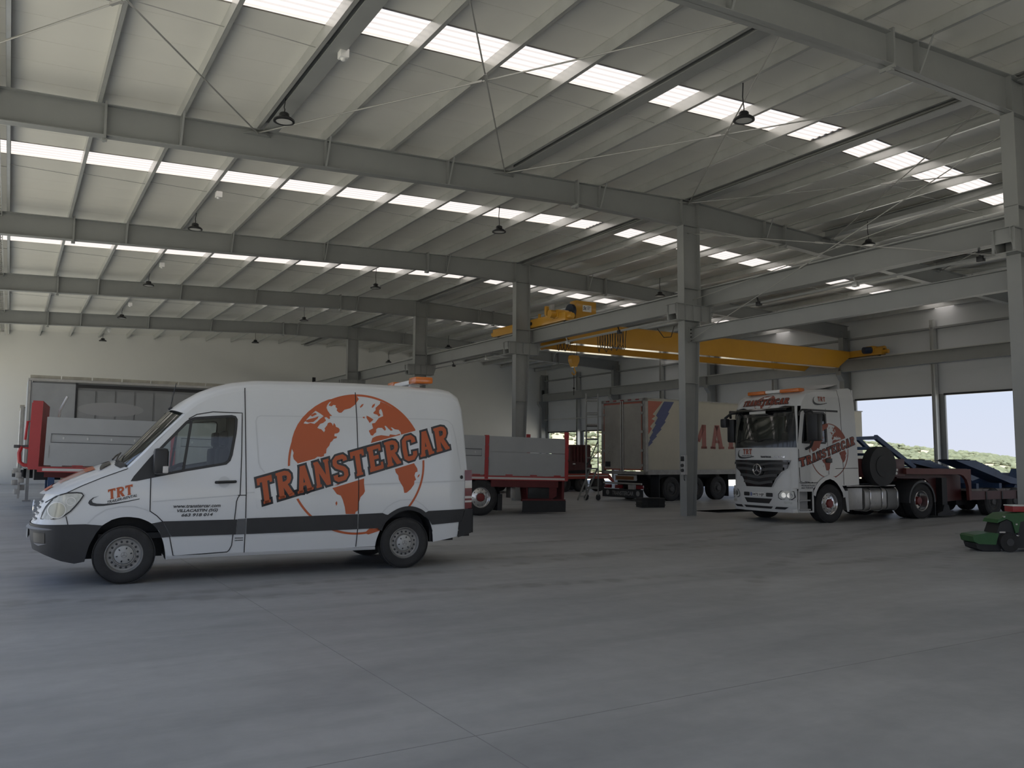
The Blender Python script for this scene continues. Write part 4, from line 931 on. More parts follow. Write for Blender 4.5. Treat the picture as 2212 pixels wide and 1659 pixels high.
# cab interior
it = MB(); it.box(1.42,1.45,.1,VW-.1,.5,2.3); it.build('bulkhead', mat('dark_grey_lining', (.05,.05,.052), .8), van)
it = MB(); it.bbox(-.05,.40,.12,VW-.12,1.05,1.42,.05); it.build('dashboard', M_BLACK, van)
it = MB(); it.box(-.3,1.42,.12,VW-.12,.55,.62); it.build('cab_floor', M_DARK, van)
for y in (.28, 1.12):
    it = MB(); it.bbox(.72,1.20,y,y+.50,.95,1.12,.05); it.bbox(1.12,1.26,y+.02,y+.48,1.08,1.72,.05); it.bbox(1.16,1.26,y+.12,y+.38,1.74,1.95,.04); it.build('cab_seat', M_SEAT, van)
sw = MB(); c = Vector((.52,.52,1.42)); ax = Vector((-.45,0,.9)).normalized(); a_ = Vector((0,1,0)); b_ = ax.cross(a_)
sw.tube([c+a_*.19*math.cos(t*math.pi/12)+b_*.19*math.sin(t*math.pi/12) for t in range(24)], .017, 8, True); sw.bar(c-a_*.18, c+a_*.18, .05, .03, ax); sw.cyl(c, c-ax*.3, .04, 8); sw.build('steering_wheel', M_BLACK, van)
# antenna and roof light bar
an = MB(); an.tube([(.52,VW/2-.1,2.235),(.56,VW/2-.1,2.27)], .03, 8); an.cyl((.53,VW/2-.1,2.25),(.60,VW/2-.1,2.62),.006,6); an.build('antenna', M_BLACK, van)
lb = MB(); lb.bbox(3.95,4.20,.55,1.41,2.73,2.80,.02); lb.box(4.0,4.15,.7,.8,2.66,2.74); lb.box(4.0,4.15,1.16,1.26,2.66,2.74); lbo = lb.build('light_bar', M_WHITEBOX, van)
for y0, y1 in ((.30,.62),(1.34,1.66)):
    b = MB(); b.bbox(3.93,4.22,y0,y1,2.725,2.83,.03); b.build('beacon', M_AMB, lbo)
# graphics
GO = (2.99, 1.505, .997)
skin = lambda off: (lambda x, z: v_skin(GO[0]+x*GO[2], GO[1]+z*GO[2], off))
gap = lambda x: (.29*x-.20, .29*x+.22) if abs(x) > .5 else (-9, -9)
cont, ring = globe_marks(skin(.0045), lambda x: (-.98,-.66) if .36 < x < .99 and x*x < .62 else gap(x))
gm = cont.build('globe_continents', M_ORANGE, van, 40); ring.build('globe_ring', M_ORANGE, gm, 40)
def van_word(off): return lambda a, b: v_skin(1.625+a*.338-.055*(b), .945+a*.338*.285+b*.355, off)
wd_ = slab_word('TRANSTERCAR', van_word(.0085), .757, .085).build('company_name_outline', M_CHAR, van, 40)
slab_word('TRANSTERCAR', van_word(.0108), .757, 0).build('company_name', M_ORANGE, wd_, 40)
def bandfn(a, b): return v_skin(a, b, .0052)
bd = MB(); area_mesh(bd, [(1.60,.91),(1.80,.93),(4.46,1.70),(4.44,1.78),(4.40,2.10),(4.25,2.13),(4.12,2.07),(1.66,1.375),(1.53,1.29)], [], bandfn, .15); bd.build('lettering_ground', M_VANW, van, 40)
tl = lambda off: (lambda a, b: v_skin(-.205+a*.115, 1.055+a*.115*.22+b*.115+a*.0, off))
for i, ch in enumerate('TRT'):
    b = MB(); slab(b, ch, lambda a, q, i=i: v_skin(-.21+i*.097+a*.145-.01*q, 1.052+i*.023+a*.145*.24+q*.125, .006), 0); b.build('small_logo_letters', M_ORANGE, van, 40)
swoosh(lambda a, b: v_skin(-.425+a*.575, .968+b*.22+.0*a, .005)).build('logo_swoosh', M_CHAR, van, 40)
b = MB(); lettering(b, 'TRAILER-RENTAL', .045, lambda x, y: v_skin(x, y, .006), -.225, 1.005, .0012, .2, width=.345, slope=.245); b.build('logo_caption', M_CHAR, van)
for body, x0, x1, y, sz in (('www.transtercar.com',.548,1.13,.936,.062),('VILLACASTIN (SG)',.59,1.097,.881,.05),('663 918 014',.647,1.038,.823,.052)):
    b = MB(); lettering(b, body, sz, lambda x, y: v_skin(x, y, .006), x0, y, .0016, .22, width=x1-x0); b.build('contact_lettering', M_CHAR, van)
for y in (.515,.485):
    b = MB()
    for j in range(9): b.add([v_skin(1.325+j*.012+dx, y+dz, .006) for dx, dz in ((0,0),(.008,0),(.008,.014),(0,.014))], [(0,1,2,3)])
    stuff(b.build('weight_small_print', M_CHAR, van))
# ------------------------------------------------------------------ white tractor unit (local x: front wheel -> rear, y away from the viewer)
M_TRKW = mat('white_truck_paint', (.60,.61,.61), .32, var=.02, scale=2, coat=.35)
M_DGREY = mat('dark_grey_plastic', (.055,.056,.06), .5, var=.1, scale=5)
M_TANK = mat('dull_aluminium', (.40,.39,.37), .42, metal=.55, var=.12, scale=5)
M_CHAS = mat('black_chassis_paint', (.02,.02,.021), .6, var=.2, scale=4)
M_RUST = mat('faded_red_vinyl', (.30,.075,.045), .5)
M_WBLK = mat('black_glazing_band', (.012,.013,.014), .12, coat=.5)
TWD = 2.42
def t_in(s, z):
    y = .025*max(0, z-2.0)
    if z > 3.0: y += .35*(z-3.0)**2
    if s < -.55: y += .10*((-.55-s)/.37)**2
    return y
def ts(s, z, off=0.0, far=False):
    y = t_in(s, z) - off; return (s, TWD-y if far else y, z)
def t_shift(z): return interp(z, [(.25,.03),(.40,.0),(.9,.0),(1.25,.01),(1.9,.02),(2.0,.03),(2.85,.15),(2.95,.17),(3.15,.30),(3.25,.42),(3.33,.62)])
def tf(y, z, off=0.0):
    c = TWD/2; u = max(-1, min(1, (y-c)/(c-.10))); k = max(0, 1-abs(u)**3.0)**.62
    return (-.92 + t_shift(z) - .23*k - off, y, z)
truck = thing('tractor_unit', 'white tractor truck with globe and lettering facing left', 'truck', (17.85, 14.1, 0), R(-3))
# cab sides
archT = [(-.50,.72),(-.46,.83),(-.38,.95),(-.27,1.05),(-.10,1.14),(.08,1.18),(.24,1.13),(.36,1.05),(.46,.94),(.56,.80),(.60,.66)]
cside = [(-.92,.86),(-.52,.86)] + archT[2:9] + [(.58,.93),(1.17,.95),(1.15,1.6),(1.11,2.4),(1.08,3.42),(.98,3.47),(.60,3.43),(.50,3.37),(.0,3.345),(-.35,3.325),(-.55,3.28),(-.66,3.20),(-.74,3.10),(-.80,2.95),(-.92,1.9)]
dwin = [(-.80,2.02),(-.70,2.74),(-.66,2.78),(-.05,2.78),(.0,2.74),(.0,2.06),(-.04,2.02)]
for far in (False, True):
    b = MB(); area_mesh(b, cside, [dwin], lambda s, z: ts(s, z, 0, far), .12); b.build('cab_side', M_TRKW, truck, 30)
    b = MB(); area_mesh(b, dwin, [], lambda s, z: ts(s, z, -.01, far), .2); b.build('door_window', M_WSCR, truck)
    b = MB(); strip(b, densify(dwin,.1,True), .05, lambda s, z: ts(s, z, .004, far), True); b.build('window_seal', M_BLACK, truck)
    b = MB(); area_mesh(b, [(-.94,.28),(-.50,.28),(-.50,.86),(-.92,.86)], [[(-.90,.32),(-.56,.32),(-.56,.80),(-.90,.80)]], lambda s, z: ts(s, z, .0, far), .1); b.build('step_panel', M_TRKW, truck)
    b = MB(); sy = (lambda y: y) if not far else (lambda y: TWD-y)
    for z in (.33,.56): b.box(-.91,-.55,min(sy(.06),sy(.24)),max(sy(.06),sy(.24)),z,z+.035)
    b.box(-.91,-.55,min(sy(.16),sy(.20)),max(sy(.16),sy(.20)),.30,.82); b.build('cab_steps', mat('pale_step_metal', (.42,.42,.42), .5), truck)
    b = MB(); strip(b, densify([(p[0],p[1]-.02) for p in archT],.08), .10, lambda s, z: ts(s, z, .02, far)); b.build('wheel_arch', M_TRKW, truck, 50)
    b = MB(); area_mesh(b, [(.60,.80),(.73,.80),(.76,.27),(.68,.27),(.64,.55)], [], lambda s, z: ts(s, z, .01, far), .1); b.build('rear_wing_flap', M_TRKW, truck)
    b = MB(); b.grid([[(s, y if not far else TWD-y, z) for s, z in archT] for y in (.02,.45)]); b.build('wheel_arch_liner', M_CHAS, truck, 50)
    for pl in ([(-.90,1.86),(-.88,1.05),(-.52,1.03)], [(.02,2.9),(.05,1.6),(.06,1.22)], [(.52,3.40),(.56,2.9),(.58,1.75),(.60,.95)], [(-.9,1.02),(-.35,1.02)], [(.30,1.37),(1.14,1.38)]):
        b = MB(); strip(b, densify(pl,.15), .014, lambda s, z: ts(s, z, .003, far)); b.build('panel_seam', M_SEAM, truck)
    b = MB(); strip(b, densify([(-.86,2.70),(-.84,2.80),(-.78,2.85),(.46,2.84)],.1), .05, lambda s, z: ts(s, z, .008, far)); b.build('rain_rail', M_BLACK, truck)
    b = MB(); b.bbox(-.05,.18,-.02 if not far else TWD-.03,.03 if not far else TWD+.02,1.52,1.63,.01); b.build('door_handle', M_BLACK, truck)
# cab front
wsc = [(.16,1.99),(2.26,1.99),(2.22,2.30),(2.10,2.80),(2.04,2.84),(.38,2.84),(.32,2.80),(.20,2.30)]
fo = [(.10,.86),(.10,1.9),(.12,2.4),(.16,2.95),(.24,3.12),(.36,3.24),(.55,3.30),(1.21,3.335),(1.87,3.30),(2.06,3.24),(2.18,3.12),(2.26,2.95),(2.30,2.4),(2.32,1.9),(2.32,.86)]
b = MB(); area_mesh(b, fo, [wsc], lambda y, z: tf(y, z), .12); cabf = b.build('cab_front', M_TRKW, truck, 40)
b = MB(); area_mesh(b, [(.11,1.90),(2.31,1.90),(2.26,2.5),(2.20,2.95),(1.95,2.97),(1.60,2.90),(1.21,2.86),(.82,2.90),(.47,2.97),(.22,2.95),(.16,2.5)], [[(.30,2.08),(2.12,2.08),(2.10,2.35),(2.02,2.70),(.40,2.70),(.32,2.35)]], lambda y, z: tf(y, z, .006), .1); b.build('windscreen_surround', M_WBLK, cabf, 40)
b = MB(); area_mesh(b, [(.25,2.06),(2.17,2.06),(2.14,2.35),(2.03,2.76),(.39,2.76),(.28,2.35)], [], lambda y, z: tf(y, z, .002), .14); b.build('windscreen', M_WSCR, truck, 40)
for y0, y1 in ((.55,1.25),(1.35,2.05)):
    b = MB(); b.tube([tf(lerp(y0,y1,i/5), 2.07+.05*math.sin(i*.7), .02) for i in range(6)], .012, 6); b.build('wiper', M_BLACK, truck)
b = MB(); b.grid([[tf(lerp(.92,1.50,i/6), z, o) for i in range(7)] for z, o in ((2.86,.02),(2.84,.16),(2.78,.15),(2.76,.02))]); b.build('visor_lamp', mat('visor_lamp_lens', (.66,.66,.62), .25), truck, 50)
b = MB(); b.grid([[tf(lerp(.28,2.14,i/12), z, o) for i in range(13)] for z, o in ((2.93,.02),(2.90,.17),(2.85,.19),(2.84,.17),(2.86,.02))]); b.build('sun_visor', M_WBLK, truck, 50)
# grille
gpl = [(.22,1.58),(2.20,1.58),(2.14,1.36),(1.96,1.27),(1.80,1.10),(1.66,.88),(.76,.88),(.62,1.10),(.46,1.27),(.28,1.36)]
b = MB(); area_mesh(b, gpl, [], lambda y, z: tf(y, z, .012), .1); gr = b.build('grille', M_WBLK, truck, 40)
for z, ya, yb, hh in ((1.50,.26,2.16,.06),(1.36,.40,2.02,.07),(1.19,.56,1.86,.07),(1.03,.70,1.72,.07)):
    b = MB(); b.grid([[tf(lerp(ya,yb,i/16), z+dz - .05*math.exp(-((lerp(ya,yb,i/16)-1.21)/.28)**2), o) for i in range(17)] for dz, o in ((hh/2,.014),(hh/2,.05),(-hh/2,.06),(-hh/2,.014))]); b.build('grille_bar', M_DGREY, gr, 40)
b = MB(); c = tf(1.21,1.33,.075); b.lathe([(.135,-.012),(.155,0),(.135,.012),(.125,0),(.135,-.012)], c, 'x', 28)
for i in range(3):
    a = math.pi/2+2*math.pi*i/3; b.bar(c,(c[0],c[1]+math.cos(a)*.13,c[2]+math.sin(a)*.13),.026,.02,(1,0,0))
b.build('star_emblem', M_CHROME, gr, 50)
b = MB(); strip(b, gpl, .022, lambda y, z: tf(y, z, .02), True); b.build('grille_surround', M_TRKW, gr)
# bumper
bl = [(.10,.27),(2.32,.27),(2.32,.89),(1.68,.89),(.74,.89),(.10,.89)]
holes = [rrect(.70,.92,.645,.745,.02,2), rrect(1.50,1.72,.645,.745,.02,2)]
b = MB(); area_mesh(b, bl, [], lambda y, z: tf(y, z, .05), .1)
b.grid([[tf(lerp(.10,2.32,i/20), .89, o) for i in range(21)] for o in (.0,.05)]); b.grid([[tf(lerp(.10,2.32,i/20), .27, o) for i in range(21)] for o in (-.2,.05)]); bump = b.build('bumper', M_TRKW, truck, 40)
def bpatch(name, pl, mt, off=.054): bb = MB(); area_mesh(bb, pl, [], lambda y, z: tf(y, z, off), .08); return bb.build(name, mt, bump, 40)
for h in holes: bpatch('bumper_slot', h, M_BLACK)
bpatch('lower_grille', [(.72,.60),(1.70,.60),(1.60,.475),(.82,.475)], M_BLACK)
bpatch('air_slot', [(.70,.405),(1.72,.405),(1.66,.345),(.76,.345)], M_BLACK); bpatch('air_slot', [(.26,.405),(.60,.405),(.66,.345),(.36,.345)], M_BLACK); bpatch('air_slot', [(2.16,.405),(1.82,.405),(1.76,.345),(2.06,.345)], M_BLACK)
for m_ in (1, -1):
    f = lambda y: y if m_ == 1 else TWD-y
    hl_ = [(f(.14),.80),(f(.45),.80),(f(.52),.72),(f(.52),.63),(f(.46),.60),(f(.18),.60),(f(.12),.66)]
    o = bpatch('headlamp', hl_, M_LENS, .056); bb = MB(); strip(bb, hl_, .022, lambda y, z: tf(y, z, .06), True); bb.build('lamp_surround', M_DGREY, o)
    for yy in (.23, .38):
        bb = MB(); area_mesh(bb, arc(f(yy),.70,.065,0,360,16)[:-1], [], lambda y, z: tf(y, z, .061), .05); bb.build('lamp_reflector', M_CHROME, o)
    fg_ = bpatch('fog_lamp', rrect(min(f(.18),f(.38)),max(f(.18),f(.38)),.485,.55,.015,2), M_LENS, .057)
bpatch('number_plate', rrect(.96,1.46,.645,.745,.008,2), M_WHITEBOX, .060)
bpatch('plate_band', rrect(1.415,1.455,.648,.742,.006,2), mat('plate_blue', (.03,.07,.3), .4), .063)
b = MB(); lettering(b, '3472 HJF', .085, lambda x, y: tf(1.405-x, y, .064), 0, .665, .002, 0, width=.42); b.build('plate_lettering', M_CHAR, bump)
# cab roof, deflector
QT = [-1,-.97,-.9,-.8,-.6,-.3,0,.3,.6,.8,.9,.97,1]
rst_ = [((-.80,2.95),(-.90,2.95)),((-.74,3.10),(-.84,3.12)),((-.66,3.20),(-.73,3.23)),((-.55,3.28),(-.52,3.335)),((-.35,3.325),(-.33,3.40)),((.0,3.345),(.0,3.43)),((.50,3.37),(.50,3.46)),((1.08,3.42),(1.08,3.50))]
b = MB(); b.grid([[(E[0]+(Cc[0]-E[0])*(1-abs(q)**4)**.5, TWD/2+q*(TWD/2-t_in(*E)), E[1]+(Cc[1]-E[1])*(1-abs(q)**4)**.5) for q in QT] for E, Cc in rst_]); b.build('cab_roof', M_TRKW, truck, 60)
b = MB(); b.grid([[(s, lerp(.32,TWD-.32,i/6), z+.03*math.sin(math.pi*i/6)) for i in range(7)] for s, z in ((-.10,3.40),(.2,3.44),(.6,3.52),(.82,3.58),(.84,3.50),(.84,3.42))]); b.build('roof_deflector', M_TRKW, truck, 40)
b = MB(); b.box(1.05,1.09,.06,TWD-.06,1.0,3.42); b.build('cab_back', M_TRKW, truck)
b = MB(); b.bbox(-.5,1.0,.3,TWD-.3,1.1,1.3,.05); b.box(.95,1.03,.1,TWD-.1,1.0,3.1); b.bbox(-.80,-.45,.2,TWD-.2,1.5,1.98,.06); b.build('cab_lining', mat('dark_cab_lining', (.03,.032,.034), .8), truck)
for y in (.35, 1.5):
    b = MB(); b.bbox(.10,.55,y,y+.5,1.55,1.7,.05); b.bbox(.48,.62,y+.02,y+.48,1.65,2.35,.05); b.bbox(.52,.62,y+.12,y+.38,2.37,2.58,.04); b.build('cab_seat', M_SEAT, truck)
# roof beacons
for y0, y1 in ((.30,.95),(1.50,2.12)):
    b = MB(); b.bbox(-.62,-.40,y0,y1,3.33,3.43,.03); b.build('beacon_bar', M_AMB, truck)
b = MB(); b.bbox(-.58,-.42,.95,1.50,3.35,3.43,.02); b.build('beacon_mount', M_WHITEBOX, truck)
# mirrors
b = MB(); b.bbox(-.78,-.58,-.42,-.08,2.06,2.74,.05); mr = b.build('main_mirror', M_BLACK, truck)
b = MB(); b.add([(-.575,-.38,2.32),(-.575,-.12,2.32),(-.575,-.12,2.68),(-.575,-.38,2.68)],[(0,1,2,3)]); b.add([(-.575,-.38,2.10),(-.575,-.12,2.10),(-.575,-.12,2.28),(-.575,-.38,2.28)],[(0,1,2,3)]); b.build('mirror_glass', mat('mirror_glass', (.12,.12,.13), .05, metal=.8), mr)
b = MB(); b.tube([(-.70,.06,2.80),(-.72,-.18,2.82),(-.70,-.25,2.70)], .03, 8); b.tube([(-.70,-.2,2.08),(-.72,-.14,1.92),(-.70,.04,1.86)], .035, 8); b.build('mirror_arm', M_BLACK, mr)
b = MB(); b.bbox(-.78,-.58,TWD+.08,TWD+.36,2.06,2.70,.05); b.tube([(-.80,TWD-.06,2.88),(-.86,TWD+.12,2.90),(-.76,TWD+.22,2.74)], .04, 8); b.build('main_mirror', M_BLACK, truck)
b = MB(); b.tube([(-.86,TWD-.3,2.86),(-1.06,TWD-.12,2.84),(-1.16,TWD+.02,2.70)], .035, 8); b.bbox(-1.24,-1.08,TWD-.10,TWD+.12,2.46,2.70,.04); b.build('kerb_mirror', M_BLACK, truck)
# chassis
b = MB()
for y in (.78, 1.64): b.box(.3,4.75,y-.04,y+.04,.70,.96)
for s in (1.4,2.4,3.2,4.6): b.box(s-.05,s+.05,.8,1.62,.72,.94)
b.box(-.7,1.0,.6,1.8,.45,1.0); b.build('chassis_frame', M_CHAS, truck)
b = MB(); b.bbox(.80,1.36,.06,.62,.30,.87,.03); b.build('battery_box', M_TANK, truck)
b = MB(); b.prX(rrect(.04,.66,.27,.86,.14,5), 1.42, 2.26); tk = b.build('fuel_tank', M_TANK, truck, 50)
b = MB(); b.prX(rrect(.06,.66,.27,.84,.14,5), 2.34, 2.78); b.build('air_tank', mat('grey_tank_paint', (.20,.20,.20), .5, var=.1), truck, 50)
for s in (1.62, 2.08, 2.68):
    b = MB(); b.tube([(s,y,z) for y, z in rrect(.025,.675,.255,.875,.15,5)], .014, 6, True); b.build('tank_strap', M_CHROME, truck)
b = MB(); b.box(.82,2.7,.10,.5,.90,.93); b.build('catwalk', M_TANK, truck)
for far in (False, True):
    wheel(truck, (.10, .17 if not far else TWD-.17, .485), .485, .31, 'alloy', far)
    wheel(truck, (3.68, .16 if not far else TWD-.16, .485), .485, .29, 'deep', far); wheel(truck, (3.68, .49 if not far else TWD-.49, .485), .485, .29, 'dark', far, True)
    b = MB(); arcp = arc(3.68,.485,.56,-5,185,18); b.grid([[(s, y if not far else TWD-y, z) for s, z in arcp] for y in (.0,.66)]); b.grid([[(s, (.0 if not far else TWD), z) for s, z in arcp],[(3.68+(s-3.68)*.90, (.0 if not far else TWD), .485+(z-.485)*.90) for s, z in arcp]]); b.build('rear_mudguard', M_DGREY, truck, 50)
    b = MB(); ya, yb = (.04,.62) if not far else (TWD-.62,TWD-.04); b.box(4.26,4.28,ya,yb,.08,.62); b.build('mud_flap', M_DARK, truck)
b = MB(); b.cyl((3.68,.3,.485),(3.68,TWD-.3,.485),.10,10); b.cyl((.10,.3,.485),(.10,TWD-.3,.485),.08,10); b.build('axles', M_CHAS, truck)
b = MB(); b.cyl((3.35,TWD/2,.98),(3.35,TWD/2,1.04),.45,20); b.bar((3.4,TWD/2,1.0),(4.1,TWD/2,.97),.6,.05); b.build('fifth_wheel', M_CHAS, truck)
# sign-writing
GT = (.09, 1.82, .70)
tsk = lambda off: (lambda x, z: ts(GT[0]+x*GT[2], GT[1]+z*GT[2], off))
cont, ring = globe_marks(tsk(.006), lambda x: (.30*x-.20, .30*x+.22) if abs(x) > .5 else (-9,-9), 1.0, .03, .16)
gm = cont.build('globe_continents', M_RUST, truck, 40); ring.build('globe_ring', M_RUST, gm, 40)
b = MB(); area_mesh(b, [(-.90,1.40),(-.75,1.42),(1.10,1.98),(1.07,2.22),(.98,2.24),(-.90,1.63)], [], lambda s, z: ts(s, z, .008), .2); b.build('lettering_ground', M_TRKW, truck, 40)
tw = lambda off: (lambda a, q: ts(-.875+a*.232-.03*q, 1.415+a*.232*.305+q*.205, off))
o = slab_word('TRANSTERCAR', tw(.011), .762, .08).build('company_name_outline', M_CHAR, truck, 40); slab_word('TRANSTERCAR', tw(.014), .762, .0).build('company_name', M_RUST, o, 40)
# front header: name over globe
cont, ring = globe_marks(lambda x, z: tf(1.21-x*.34, 3.08+z*.205, .006), lambda x: (-9,-9), 1.0, .04, .3)
gm = cont.build('globe_continents', M_RUST, cabf, 40); ring.build('globe_ring', M_RUST, gm, 40)
fwd = lambda off: (lambda a, q: tf(2.03-a*.196+.02*q, 3.02+q*.15, off))
o = slab_word('TRANSTERCAR', fwd(.010), .762, .09).build('company_name_outline', M_CHAR, cabf, 40); slab_word('TRANSTERCAR', fwd(.013), .762, .0).build('company_name', M_RUST, o, 40)
for y in (2.09, .28):
    b = MB(); b.add([tf(y,3.14,.008),tf(y-.08,3.14,.008),tf(y-.08,3.165,.008),tf(y,3.165,.008)],[(0,1,2,3)]); b.build('quote_mark', M_CHAR, cabf)
for i, ch in enumerate('TRT'):
    b = MB(); slab(b, ch, lambda a, q, i=i: tf(1.80-i*.12-a*.17, 1.73+q*.14, .012)); b.build('small_logo_letters', M_RUST, cabf)
    b = MB(); slab(b, ch, lambda a, q, i=i: ts(-.24+i*.095+a*.13, 3.08+q*.12, .012)); b.build('small_logo_letters', M_RUST, truck)
swoosh(lambda a, q: tf(2.04-a*.66, 1.63+q*.40-.12*a, .010)).build('logo_swoosh', M_CHAR, cabf, 40)
swoosh(lambda a, q: ts(-.42+a*.50, 2.995+q*.36-.1*a, .010)).build('logo_swoosh', M_CHAR, truck, 40)
b = MB(); lettering(b, 'TRAILER-RENTAL', .04, lambda x, y: tf(1.86-x, y, .012), 0, 1.675, .001, 0, width=.42); b.build('logo_caption', M_CHAR, cabf)
b = MB(); lettering(b, 'TRANSTERCAR', .06, lambda x, y: tf(1.14-x, y, .012), 0, 1.64, .003, 0, width=.36); b.build('bonnet_lettering', M_CHAR, cabf)
b = MB(); lettering(b, 'ACTROS', .055, lambda x, y: tf(.70-x, y, .014), 0, 1.64, .002, .25, width=.33); b.build('chrome_lettering', M_CHROME, cabf)
for body, x0, x1, y, sz in (('www.transtercar.com',-.88,-.42,1.00,.055),('VILLACASTIN (SG)',-.87,-.47,.935,.05),('663 918 014',-.86,-.53,.875,.05)):
    b = MB(); lettering(b, body, sz, lambda x, y: ts(x, y, .008), x0, y, .0008, .2, width=x1-x0); stuff(b.build('contact_lettering', M_CHAR, truck))

# ------------------------------------------------------------------ red low-loader coupled behind it (same axis)
M_LRED = mat('oxide_red_paint', (.085,.022,.022), .5, var=.15, scale=2)
M_LBLU = mat('worn_blue_paint', (.045,.09,.20), .5, var=.25, scale=2.5)
M_DECK = mat('weathered_deck_boards', (.27,.25,.24), .8, var=.2, scale=4, stretch=(1,8,1))
low = thing('low_loader_trailer', 'dark red low-loader trailer coupled behind the white truck', 'trailer', (17.85, 14.1, 0), R(-3))
b = MB(); b.bbox(1.24,3.12,.10,TWD-.1,1.14,1.63,.02); b.build('gooseneck_headboard', M_LRED, low)
side_pl = [(3.05,1.36),(5.80,1.34),(5.82,.46),(5.0,.42),(4.55,.44),(4.42,.72),(4.36,1.0),(4.2,1.08),(3.05,1.10)]
for y0, y1 in ((.30,.36),(TWD-.36,TWD-.30)):
    b = MB(); b.prY(side_pl, y0, y1); b.build('gooseneck_cheek', M_LRED, low)
M_DULR = mat('dull_red_paint', (.15,.045,.04), .55, var=.1)
for y0, y1 in ((.04,.10),(TWD-.10,TWD-.04)):
    b = MB(); b.prY([(3.06,1.38),(5.86,1.345),(5.86,.46),(5.76,.46),(5.74,.85),(5.66,1.05),(5.52,1.16),(5.36,1.20),(3.06,1.22)], y0-.03, y1); b.build('gooseneck_rail', M_DULR, low)
    b = MB(); b.box(5.86,13.6,y0-.03,y1+.03,.47,.72); b.build('bed_rail', M_LRED, low)
b = MB(); b.box(3.05,5.84,.10,TWD-.1,1.30,1.36); b.box(3.1,5.8,.9,1.5,1.0,1.3); b.build('gooseneck_deck', M_LRED, low)
for i in range(14):
    b = MB(); b.box(5.90+i*.55,5.90+i*.55+.53,.05,TWD-.05,.72,.775); b.build('deck_plank', M_DECK, low)
b = MB(); b.box(5.86,13.6,.5,1.9,.30,.62); b.build('bed_spine', M_CHAS, low)
for s in (6.9,7.95,9.0,10.05):
    for far in (False, True): wheel(low, (s, .16 if not far else TWD-.16, .40), .40, .27, 'dark', far)
for i in range(9):
    b = MB(); b.box(6.5+i*.75,6.56+i*.75,-.005,.03,.47,.70); b.build('stake_pocket', M_CHAS, low)
b = MB(); b.cyl((1.92,-.16,1.43),(1.92,.095,1.43),.52,32); b.cyl((1.92,-.17,1.43),(1.92,-.12,1.43),.28,24); b.build('spare_wheel', M_CHAS, low)
b = MB(); b.box(4.70,4.92,.12,.30,.20,1.1); b.prY([(4.42,.06),(5.18,.06),(5.18,.12),(4.98,.18),(4.90,.35),(4.72,.35),(4.64,.18),(4.42,.12)], .08, .36); b.build('landing_leg', M_CHAS, low)
b = MB(); b.box(4.70,4.92,TWD-.3,TWD-.12,.20,1.1); b.prY([(4.42,.0),(5.18,.0),(4.98,.16),(4.90,.30),(4.72,.30),(4.64,.16)], TWD-.36, TWD-.08); b.build('landing_leg', M_CHAS, low)
b = MB(); b.box(2.70,2.82,.085,.10,1.30,1.36); b.cyl((2.76,.10,1.24),(2.76,.085,1.24),.04,10); b.build('marker_plate', M_WHITEBOX, low)
# blue car-transport frame and ramps carried on the low-loader
bf = thing('blue_transport_frame', 'blue steel frame sloping down behind the truck cab', 'steel frame', (17.85, 14.1, 0), R(-3))
for y in (.30, 2.05):
    b = MB()
    b.bar((1.20,y,2.15),(2.27,y,2.20),.10,.09); b.bar((2.22,y,2.22),(3.78,y,1.385),.10,.12); b.bar((1.20,y,1.90),(2.66,y,1.905),.10,.08); b.bar((1.55,y,2.15),(1.92,y,1.90),.10,.09)
    b.bar((1.22,y,1.63),(1.22,y,2.15),.08,.08); b.build('side_frame', M_LBLU, bf)
for s, z in ((1.22,2.12),(2.24,2.18),(3.0,1.75),(1.25,1.9)):
    b = MB(); b.bar((s,.30,z),(s,2.05,z),.07,.07); b.build('cross_member', M_LBLU, bf)
b = MB(); b.box(1.55,2.2,.9,1.6,2.19,2.22); b.build('tread_plate', M_CHAS, bf)
rp = thing('blue_loading_ramps', 'dark blue folded loading ramps lying on the low-loader bed', 'loading ramp', (17.85, 14.1, 0), R(-3))
for y0 in (.10, 1.55):
    b = MB(); b.prY([(5.30,1.60),(6.22,1.60),(7.35,1.30),(7.5,1.20),(8.6,.98),(8.6,.86),(7.9,.92),(6.35,1.33)], y0, y0+.62); b.build('ramp', M_LBLU, rp)
    for i in range(7):
        s = 5.45+i*.28; z = 1.61 if s < 6.2 else 1.61-(s-6.2)*.26; b = MB(); b.bar((s,y0+.02,z),(s,y0+.60,z),.05,.03); b.build('ramp_rung', M_CHAS, rp)
for y0 in (.55, 1.7):
    b = MB(); b.prY([(3.35,1.63),(3.98,1.63),(4.6,1.52),(5.75,1.375),(5.0,1.365),(4.4,1.46)], y0, y0+.35); b.build('ramp_tail', M_LBLU, rp)
b = MB(); b.prY([(5.95,.775),(12.0,.775),(12.0,1.1),(9.0,1.22),(8.0,1.15),(7.2,.98),(6.6,1.22),(5.95,1.24)], .85, 1.5); b.prY([(8.2,.775),(9.6,.775),(9.6,1.3),(8.6,1.35)], .2, .5); b.build('ramp_base', M_LBLU, rp)
for s in (6.3, 7.4, 8.6, 10.0):
    b = MB(); b.box(s,s+.12,.15,2.2,.775,.93); b.build('ramp_support', M_LBLU, rp)
